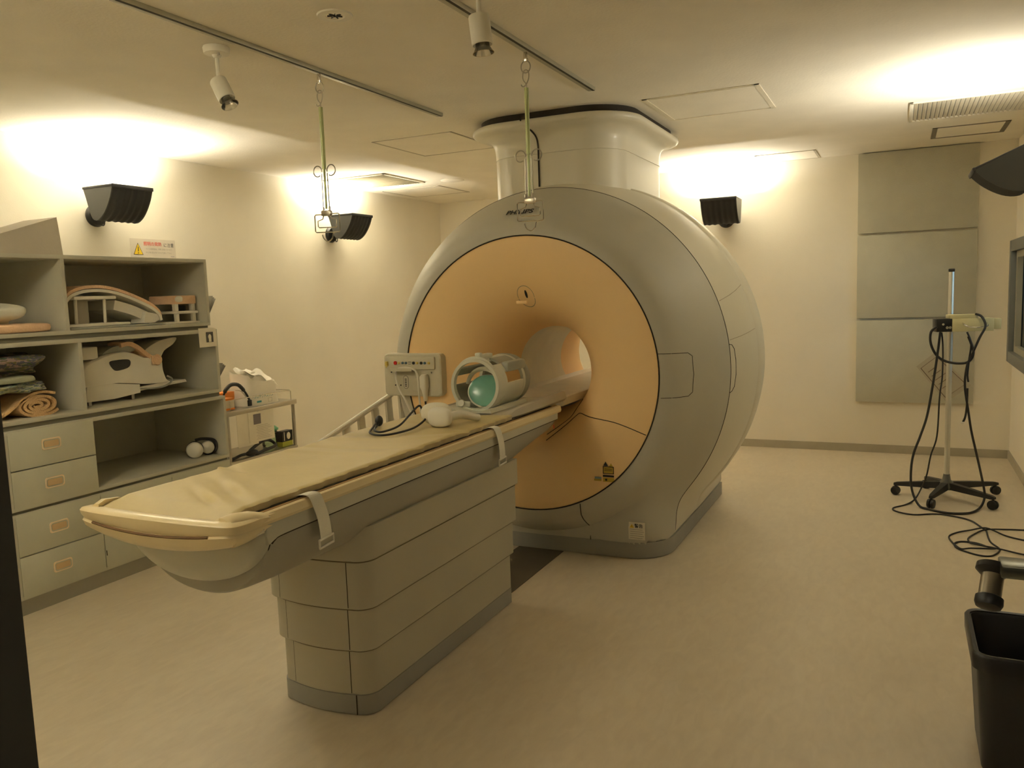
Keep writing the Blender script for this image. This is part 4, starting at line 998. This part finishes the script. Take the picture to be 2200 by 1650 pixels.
# paper tag on shelf edge and sheets hanging on the shelf side
t = thing('picture_card', 'white card with a dark photo fixed to the second shelf edge', 'card', (XF, 4.0, 1.32))
obj('card', B().box(-4.164, -4.160, 3.925, 4.075, 1.322, 1.448), PAPER, t)
obj('photo', B().box(-4.160, -4.159, 3.985, 4.045, 1.352, 1.42), PAPERD, t)
obj('photo_figure', B().box(-4.159, -4.1585, 4.005, 4.027, 1.354, 1.385, bev=.0).ell((-4.159, 4.015, 1.388), (.0006, .014, .018), 8), PAPER, t)
for nm, y0, y1, x0, x1, z0, z1, lab in (('paper_sheaf', 4.087, 4.10, -4.34, -4.235, 1.45, 1.66, 'grey paper sheaf hanging on the side of the topmost shelf'),
                                ('paper_sheaf', 4.089, 4.105, -4.36, -4.19, 1.03, 1.20, 'grey paper sheaf hanging on the side of the second shelf')):
    b = B()
    for k in range(3):
        o_ = .012*k
        b.loft([[Vector((x0, y0+.0005+d_, z0)), Vector((x1-.05, y0+.0005+d_, z0)), Vector((x1-.05, y0+.002+d_, z0)), Vector((x0, y0+.002+d_, z0))] if q_ == 0 else
                [Vector((x0, y0+.055+o_, z1)), Vector((x1, y0+.055+o_, z1-.01*k)), Vector((x1, y0+.0565+o_, z1-.01*k)), Vector((x0, y0+.0565+o_, z1))] for q_, d_ in ((0, .002*k), (1, 0))])
    tag(obj(nm, b, mat('grey_paper', (.42, .40, .33), .8)), lab, 'paper', 'papers on the shelf side')

# ------------------------------------------------------------------ trolley and its load
TXF = -4.56
t = thing('trolley', 'steel trolley standing between shelving and scanner by the left wall', 'trolley', (-4.78, 4.9, 0))
obj('top_tray', B().box(-5.0, TXF, 4.50, 5.30, .752, .790, bev=.004), STEEL, t)
obj('lower_tray', B().box(-5.0, TXF, 4.52, 5.28, .385, .405, bev=.004), STEEL, t)
for x in (-4.98, TXF-.02):
    for y in (4.53, 5.27):
        obj('leg', B().cyl((x, y, .07), (x, y, .76), .015, n=14), STEEL, t)
        c = obj('caster', B().lathe([(.001, -.012), (.03, -.012), (.033, -.005), (.033, .005), (.03, .012), (.001, .012)], (x, y, .034), (1, 0, 0), 20), BLACK, t)
obj('guard_rail', B().tube([(TXF-.01, 5.24, .79), (TXF-.01, 5.24, .865), (TXF-.02, 5.235, .875), (-4.9, 5.235, .875), (-4.92, 5.24, .865), (-4.92, 5.24, .79)], .005, 8).tube([(TXF-.01, 5.24, .866), (TXF-.01, 5.19, .874), (TXF-.01, 4.6, .874), (TXF-.01, 4.56, .866), (TXF-.01, 4.56, .79)], .004, 6), CHROME, t)
t = thing('tissue_box', 'orange and white cardboard box on the steel trolley top', 'box', (-4.75, 4.6, .79))
obj('carton', B().box(-4.72, -4.60, 4.505, 4.635, .791, .885, bev=.002), mat('carton_cream', (.70, .62, .47), .8), t)
obj('orange_band', B().box(-4.722, -4.598, 4.503, 4.637, .797, .811).box(-4.722, -4.598, 4.503, 4.637, .872, .886), ORANGE, t)
t = thing('glove_box', 'orange topped glove box behind the tissue box on the trolley', 'box', (-4.82, 4.69, .79))
obj('carton', B().box(-4.90, -4.74, 4.60, 4.78, .791, .862, bev=.002), mat('carton_grey', (.60, .55, .43), .8), t)
obj('orange_top', B().box(-4.902, -4.738, 4.598, 4.782, .862, .915, bev=.002), ORANGE, t)
t = thing('headset', 'black arched headset leaning on the trolley boxes', 'headset', (-4.62, 4.68, .79))
obj('headband', B().tube(cat([(-4.62, 4.55, .905), (-4.62, 4.58, .955), (-4.62, 4.64, .985), (-4.62, 4.71, .975), (-4.61, 4.76, .92), (-4.60, 4.79, .86), (-4.59, 4.80, .82)], 6), [.008]*4+[.015]*20+[.009]*13, 8), BLACK, t, 60)
obj('ear_piece', B().box(-4.60, -4.585, 4.77, 4.81, .80, .85, bev=.006), BLACK, t)
obj('band_highlight', B().tube(cat([(-4.605, 4.66, .94), (-4.605, 4.72, .925), (-4.595, 4.765, .87)], 5), .004, 6), CHROME, t)
# plastic bag
t = thing('plastic_bag', 'open white plastic bag with blue print on the trolley', 'bag', (-4.72, 5.0, .79))
def bagpt(u, v):
    # u around (0..1), v up
    a = 2*PI*u; sx = .14*(1-.08*v); sy = .19*(1-.12*v)
    c, s = math.cos(a), math.sin(a)
    x = math.copysign(abs(c)**.6, c)*sx; y = math.copysign(abs(s)**.6, s)*sy
    zt_ = .20+.085*math.sin(a-.5)*0+ (.10 if s < .2 else 0)*0
    hh = .19+.10*(-s*.35+.3)+.035*(-c)+.03*noise.noise(Vector((c*2, s*2, 3)))
    wob = .012*noise.noise(Vector((c*3, s*3, v*3)))
    return Vector((-4.73+x*(1+wob*3), 4.985+y*(1+wob*3)-.0*v, .791+v*hh+wob*v))
obj('bag_body', B().loft([[bagpt(i/40, j/10) for i in range(40)] for j in range(11)], cap1=False), BAGM, t, 50)
b = B()
flap = [[Vector((-4.80+.05*math.sin(j*.5), 4.84+.24*i/10, 1.0+.09*j/6-.05*(i/10)*(j/6)+.015*math.sin(i*1.3+j))) for i in range(11)] for j in range(7)]
b.loft(flap, close=False); obj('bag_flap', b, BAGM, t, 60)
b = B()
fl2 = [[Vector((-4.80+.18*j/6, 4.92+.24*i/10+.0*j, 1.055-.12*(j/6)*(i/10)-.02*j/6+.012*math.sin(i+j))) for i in range(11)] for j in range(7)]
b.loft(fl2, close=False); obj('bag_flap', b, BAGM, t, 60)
obj('bag_lettering', text_b('プロテクトスワン', .034, lambda u, v: Vector((-4.583, 4.94+u*.8, .862+v))), TEALINK, t, None)
obj('bag_mark', B().box(-4.5835, -4.582, 4.86, 4.91, .815, .83), TEALINK, t)
obj('bag_box', B().tube([(-4.5825, 4.99, .81), (-4.5825, 5.03, .81), (-4.5825, 5.03, .84), (-4.5825, 4.99, .84)], .001, 4, closed=True), GREYINK, t)
# papers hanging off the trolley
t = thing('instruction_sheet', 'white printed sheet with photo hanging from trolley front', 'paper', (TXF, 4.9, .5))
obj('sheet', B().box(TXF+.003, TXF+.005, 4.60, 4.82, .50, .755), PAPER, t)
obj('sheet', B().box(TXF+.006, TXF+.008, 4.72, 5.00, .515, .752), PAPER, t)
obj('photo', B().box(TXF+.008, TXF+.0092, 4.775, 4.855, .655, .735), mat('photo_grey', (.20, .17, .17), .6), t)
b = B()
for k in range(9): b.box(TXF+.008, TXF+.0088, 4.80+.01*(k % 2), 4.97-.02*(k % 3), .535+.013*k, .538+.013*k)
obj('print', b, mat('faint_print', (.50, .45, .37), .8), t)
# lower tray load
t = thing('disinfectant_bottle', 'clear bottle with green cap on the trolley lower tray', 'bottle', (-4.76, 5.17, .405))
obj('bottle', B().lathe([(.001, 0), (.062, 0), (.066, .01), (.066, .11), (.060, .125), (.03, .135), (.028, .15), (.001, .15)], (-4.76, 5.17, .406), (0, 0, 1), 28), BOTTLE, t, 60)
obj('shoulder', B().lathe([(.03, 0), (.072, .0), (.074, .012), (.045, .035), (.024, .04), (.001, .04)], (-4.76, 5.17, .54), (0, 0, 1), 28), mat('green_clear', (.12, .45, .22), .3), t, 60)
obj('cap', B().lathe([(.027, 0), (.028, .005), (.027, .065), (.022, .07), (.001, .07)], (-4.76, 5.17, .575), (0, 0, 1), 24), GREENCAP, t, 60)
t = thing('black_box', 'black box with a white oval window on the trolley lower tray', 'box', (-4.62, 5.18, .405))
obj('carton', B().box(-4.66, -4.60, 5.14, 5.265, .406, .475, bev=.002), YGREEN, t)
obj('black_wrap', B().box(-4.661, -4.599, 5.138, 5.267, .447, .535, bev=.002), BLACK, t)
obj('oval_window', B().loft([[Vector((x, 5.215+.022*math.cos(a), .492+.030*math.sin(a)) ) for a in [2*PI*k/24 for k in range(24)]] for x in (-4.599, -4.598)]), PAPER, t)
obj('white_line', B().box(-4.599, -4.598, 5.160, 5.167, .455, .528), PAPER, t)
t = thing('black_mask', 'black strap mask lying on the trolley lower tray', 'mask', (-4.62, 4.85, .405))
obj('rim', B().tube(cat([(-4.60, 4.76, .44), (-4.61, 4.83, .47), (-4.62, 4.93, .495), (-4.63, 5.01, .49), (-4.61, 5.05, .46), (-4.58, 5.02, .44), (-4.57, 4.9, .43), (-4.57, 4.80, .42)], 6, closed=True), .013, 8, closed=True), BLACK, t, 60)
obj('cushion', B().ell((-4.59, 4.77, .432), (.03, .06, .026), 12, amp=.15), BLACK, t, 60)
obj('strap', B().tube(cat([(-4.60, 4.72, .43), (-4.60, 4.66, .43), (-4.60, 4.60, .42), (-4.59, 4.54, .42), (-4.58, 4.50, .425)], 5), .012, 8), BLACK, t, 60)

# white slatted side rail behind the table
t = thing('slatted_rail', 'white slatted side rail sloping behind the table beside the scanner', 'rail', (-3.15, 4.25, 0))
P0, P1 = Vector((-3.05, 3.60, .745)), Vector((-3.05, 4.60, .995))
obj('top_bar', B().tube([P0, P1], .017, 10), WHITE, t)
b0, b1 = Vector((-3.05, 3.75, .35)), Vector((-3.05, 4.62, .36))
obj('bottom_bar', B().tube([b0, b1], .014, 8), WHITE, t)
for k in range(6):
    f = .22+.155*k; a = P0.lerp(P1, f); c = Vector((a.x, a.y+.03, .36))
    obj('slat', B().loft([[p+Vector((dx, dy, 0)) for dx, dy in ((-.008, -.032), (.008, -.032), (.008, .032), (-.008, .032))] for p in (a, c)]), WHITE, t)
obj('leg', B().tube([P1, (-3.05, 4.64, 0.0)], .016, 8), WHITE, t)
obj('leg', B().tube([b0, (-3.05, 3.75, 0.0)], .014, 8).tube([P0, b0], .014, 8), WHITE, t)

# ------------------------------------------------------------------ wheeled stand with amplifier box
SX, SY = .325, 6.57
t = thing('wheeled_stand', 'aluminium pole stand on a black five-wheel base by the right wall', 'stand', (SX, SY, 0))
obj('pole', B().loft([[Vector((SX+math.copysign(1, math.cos(a+.01))*.0+.017*math.cos(a)*(1+.08*math.cos(4*a)), SY+.017*math.sin(a)*(1+.08*math.cos(4*a)), z)) for a in [2*PI*k/32 for k in range(32)]] for z in (.13, 1.65)]), ALU, t, 30)
obj('pole_cap', B().box(SX-.02, SX+.02, SY-.02, SY+.02, 1.65, 1.672, bev=.004), BLACK, t)
obj('hub', B().lathe([(.001, .075), (.05, .08), (.055, .10), (.045, .13), (.028, .15), (.022, .19), (.001, .19)], (SX, SY, 0), (0, 0, 1), 28), mat('hub_grey', (.12, .12, .10), .4), t)
for k, (ex, ey) in enumerate(((-.009, 6.62), (.218, 6.278), (.602, 6.365), (.659, 6.83), (.204, 6.89))):
    e = Vector((ex, ey, .08)); d_ = (e-Vector((SX, SY, .08))); dn = d_.normalized(); sd = Vector((-dn.y, dn.x, 0))
    def sec(f, w, z0, z1): c = Vector((SX, SY, 0))+Vector((d_.x, d_.y, 0))*f; return [c+sd*w+Vector((0, 0, z0)), c-sd*w+Vector((0, 0, z0)), c-sd*w*.8+Vector((0, 0, z1)), c+sd*w*.8+Vector((0, 0, z1))]
    lg = obj('leg', B().loft([sec(0, .03, .085, .135), sec(.5, .024, .078, .118), sec(.97, .017, .072, .098), sec(1.04, .013, .074, .09)]), BLACK, t)
    w_ = obj('caster', B().lathe([(.008, -.024), (.030, -.022), (.033, -.014), (.033, -.006), (.016, -.003), (.016, .003), (.033, .006), (.033, .014), (.030, .022), (.008, .024)], (ex, ey, .0335), sd, 24).cyl((ex, ey, .04), (ex, ey, .085), .008, n=8), BLACK, lg)
bx = thing('amplifier_box', 'cream metal box with handles clamped to the pole stand', 'box', (.40, 6.5, 1.23))
b = B()
x0, x1, y0, y1, z0, z1 = .235, .60, 6.42, 6.553, 1.232, 1.322
Mx = Matrix.Translation((.235, 6.42, 0)) @ Matrix.Rotation(R(14), 4, 'Z') @ Matrix.Translation((-.235, -6.42, 0))
def rot(b):
    for v in b.bm.verts: v.co = Mx @ v.co
    return b
obj('casing', rot(B().box(x0+.10, x1, y0, y1-.03, z0, z1, bev=.003)), BOXY, bx)
obj('top_box', rot(B().box(.32, .50, y0+.01, y1-.03, z1, z1+.028, bev=.003)), BOXY, bx)
obj('end_flange', rot(B().box(x1, x1+.05, y0+.01, y1-.03, z0+.012, z1-.005, bev=.003)), BOXY, bx)
obj('connector_end', rot(B().box(x0, x0+.10, y0+.005, y1-.03, z0, z1, bev=.002)), BLACK, bx, label='open black connector end')
q = B().cyl((x0+.04, y0+.006, 1.285), (x0+.04, y0-.003, 1.285), .008, n=12).cyl((x0+.065, y0+.006, 1.262), (x0+.065, y0-.006, 1.262), .010, n=12).cyl((x0+.085, y0+.006, 1.262), (x0+.085, y0-.004, 1.262), .010, n=12)
obj('socket', rot(q), CHROME, bx)
for hx in (.42,):
    obj('handle', rot(B().tube(cat([(hx-.02, y0+.002, 1.292), (hx-.01, y0-.03, 1.275), (hx+.03, y0-.035, 1.262), (hx+.10, y0-.035, 1.262), (hx+.13, y0-.03, 1.272), (hx+.135, y0+.002, 1.29)], 4), .005, 8)), CHROME, bx)
cab = thing('stand_cables', 'black cables hanging looped from the cream box on the stand', 'cables', (.33, 6.4, 0))
for nm, pts, r in (
    ('loop_cable', [(.235, 6.41, 1.272), (.198, 6.41, 1.232), (.199, 6.41, 1.15), (.237, 6.42, 1.069), (.298, 6.43, 1.025), (.382, 6.43, 1.011), (.44, 6.43, 1.028), (.462, 6.42, 1.095), (.43, 6.42, 1.20)], .0085),
    ('long_cable', [(.256, 6.40, 1.234), (.241, 6.4, 1.073), (.216, 6.4, .855), (.184, 6.4, .635), (.144, 6.38, .495), (.100, 6.36, .353), (.088, 6.34, .211), (.100, 6.32, .10), (.142, 6.26, .02), (.20, 6.215, .009), (.30, 6.15, .009), (.40, 6.16, .009), (.47, 6.22, .009), (.525, 6.33, .02), (.552, 6.39, .07), (.549, 6.39, .132), (.519, 6.39, .28), (.486, 6.39, .428), (.46, 6.39, .549), (.439, 6.39, .684), (.415, 6.4, .859), (.424, 6.4, .993), (.447, 6.4, 1.06), (.496, 6.4, 1.192), (.530, 6.42, 1.27), (.51, 6.46, 1.333), (.475, 6.49, 1.352)], .008),
    ('thin_cable', [(.264, 6.40, 1.231), (.275, 6.42, 1.123), (.276, 6.43, .919), (.262, 6.43, .768), (.251, 6.43, .491), (.215, 6.43, .349), (.193, 6.44, .207), (.165, 6.5, .10), (.12, 6.44, .02), (.06, 6.31, .006), (-.02, 6.19, .006), (-.002, 6.10, .006), (.105, 6.046, .006), (.248, 6.11, .006), (.372, 6.07, .006), (.446, 6.0, .006), (.486, 5.884, .006), (.516, 5.782, .006)], .0055),
    ('plug_cable', [(.421, 6.42, 1.231), (.447, 6.42, 1.151), (.438, 6.42, 1.044), (.430, 6.41, .937), (.436, 6.41, .884)], .006),
    ('plug_cable', [(.432, 6.41, .84), (.431, 6.41, .721), (.424, 6.42, .64), (.411, 6.42, .60)], .007)):
    obj(nm, B().tube(cat(pts, 7), r, 8), RUBBER, cab, 60)
obj('plug', B().box(.398, .418, 6.41, 6.43, .588, .602, bev=.003), WHITE, cab)
b = B().tube(cat([(.516, 5.782, .005), (.517, 5.55, .005), (.553, 5.406, .005), (.513, 5.279, .005), (.462, 5.243, .005), (.396, 5.275, .005), (.332, 5.347, .006), (.321, 5.442, .006), (.36, 5.496, .006), (.441, 5.483, .008), (.505, 5.408, .009), (.556, 5.385, .012), (.666, 5.333, .008), (.80, 5.31, .005)], 7), .005, 8)
b.tube(cat([(.80, 5.89, .005), (.73, 5.877, .005), (.638, 5.859, .005), (.516, 5.785, .014), (.446, 5.693, .006), (.401, 5.572, .006), (.41, 5.473, .010), (.466, 5.413, .016), (.531, 5.37, .018), (.402, 5.352, .012), (.341, 5.331, .012), (.296, 5.556, .006), (.339, 5.678, .006), (.429, 5.752, .012), (.516, 5.792, .022), (.613, 5.707, .006), (.702, 5.643, .005), (.80, 5.6, .005)], 7), .005, 8)
tag(obj('coiled_cable', b, RUBBER, None, 60), 'thin black cable coiled on the floor before the wheeled stand', 'cable')

# ------------------------------------------------------------------ waste bin
t = thing('waste_bin', 'black open plastic bin at the lower right edge', 'bin', (.385, 3.02, 0))
def bring(x0, x1, y0, y1, z, r=.05): return [Vector((x, y, z)) for x, y in rrect(x0, x1, y0, y1, r, 8)]
bb = [(.246, .50, 2.52, 2.93, .0), (.208, .50, 2.30, 2.90, .50)]
obj('body', B().loft([bring(.268, .50, 2.88, 3.18, .0, .03), bring(.264, .505, 2.872, 3.185, .01, .035), bring(.238, .535, 2.815, 3.20, .37, .045), bring(.236, .538, 2.81, 3.205, .42, .045), bring(.242, .532, 2.818, 3.197, .422, .042),
    bring(.246, .528, 2.824, 3.192, .41, .042), bring(.274, .495, 2.89, 3.17, .015, .03)]), BLACK, t, 50)
obj('rim', B().loft([bring(.236, .538, 2.81, 3.207, .375, .045), bring(.224, .548, 2.796, 3.218, .375, .05), bring(.223, .549, 2.794, 3.22, .420, .05), bring(.228, .544, 2.80, 3.214, .428, .048), bring(.238, .535, 2.812, 3.203, .426, .044), bring(.240, .533, 2.815, 3.20, .39, .044)], loop=True), BLACK, t, 50)

# ------------------------------------------------------------------ small floor specks seen in the photograph are left to the floor's own grain
# ------------------------------------------------------------------ other light: control room behind the window
ld = bpy.data.lights.new('control_room_light', 'AREA'); ld.size = .6; ld.energy = 16; ld.color = (.55, .75, 1.0)
o = bpy.data.objects.new('control_room_light', ld); C.objects.link(o); o.location = (1.9, 6.6, 1.55)
dv = Vector((.6, 8.2, 1.1))-Vector(o.location); o.rotation_euler = dv.to_track_quat('-Z', 'Y').to_euler()

ld = bpy.data.lights.new('added_corridor_fill', 'AREA'); ld.shape = 'RECTANGLE'; ld.size = 1.2; ld.size_y = .5; ld.energy = 6; ld.color = (1.0, .86, .62)  # unseen fill lamp behind the camera, added to brighten the front of the room
o = bpy.data.objects.new('added_corridor_fill', ld); C.objects.link(o); o.location = (-.3, -.75, 2.6); o.rotation_euler = (R(40), 0, R(12))
wd = bpy.data.worlds.new('World'); bpy.context.scene.world = wd; wd.use_nodes = True
wd.node_tree.nodes['Background'].inputs[0].default_value = (.9, .8, .6, 1)
wd.node_tree.nodes['Background'].inputs[1].default_value = .0

# ------------------------------------------------------------------ camera
cd = bpy.data.cameras.new('Camera'); cam = bpy.data.objects.new('Camera', cd); C.objects.link(cam)
cd.sensor_width = 36; cd.sensor_fit = 'HORIZONTAL'; cd.lens = 36*1740/2200; cd.clip_start = .02
f_ = 1740
Yv = Vector((1935-1100, 603-825, f_)).normalized(); hd = Vector((1, -.035, 0)); Zv = hd.cross(Yv).normalized()
if Zv.y > 0: Zv = -Zv
Xv = Yv.cross(Zv)
rt = Vector((Xv.x, Yv.x, Zv.x)); dn = Vector((Xv.y, Yv.y, Zv.y)); fw = Vector((Xv.z, Yv.z, Zv.z))
M = Matrix((( rt.x, -dn.x, -fw.x, 0), (rt.y, -dn.y, -fw.y, 0), (rt.z, -dn.z, -fw.z, 1.6), (0, 0, 0, 1)))
cam.matrix_world = M
sc = bpy.context.scene; sc.camera = cam
sc.view_settings.view_transform = 'Standard'; sc.view_settings.look = 'None'; sc.view_settings.gamma = 1
sc.view_settings.use_curve_mapping = False; sc.view_settings.exposure = 0.62
sc.cycles.max_bounces = 14; sc.cycles.diffuse_bounces = 8; sc.cycles.glossy_bounces = 4; sc.cycles.transparent_max_bounces = 8
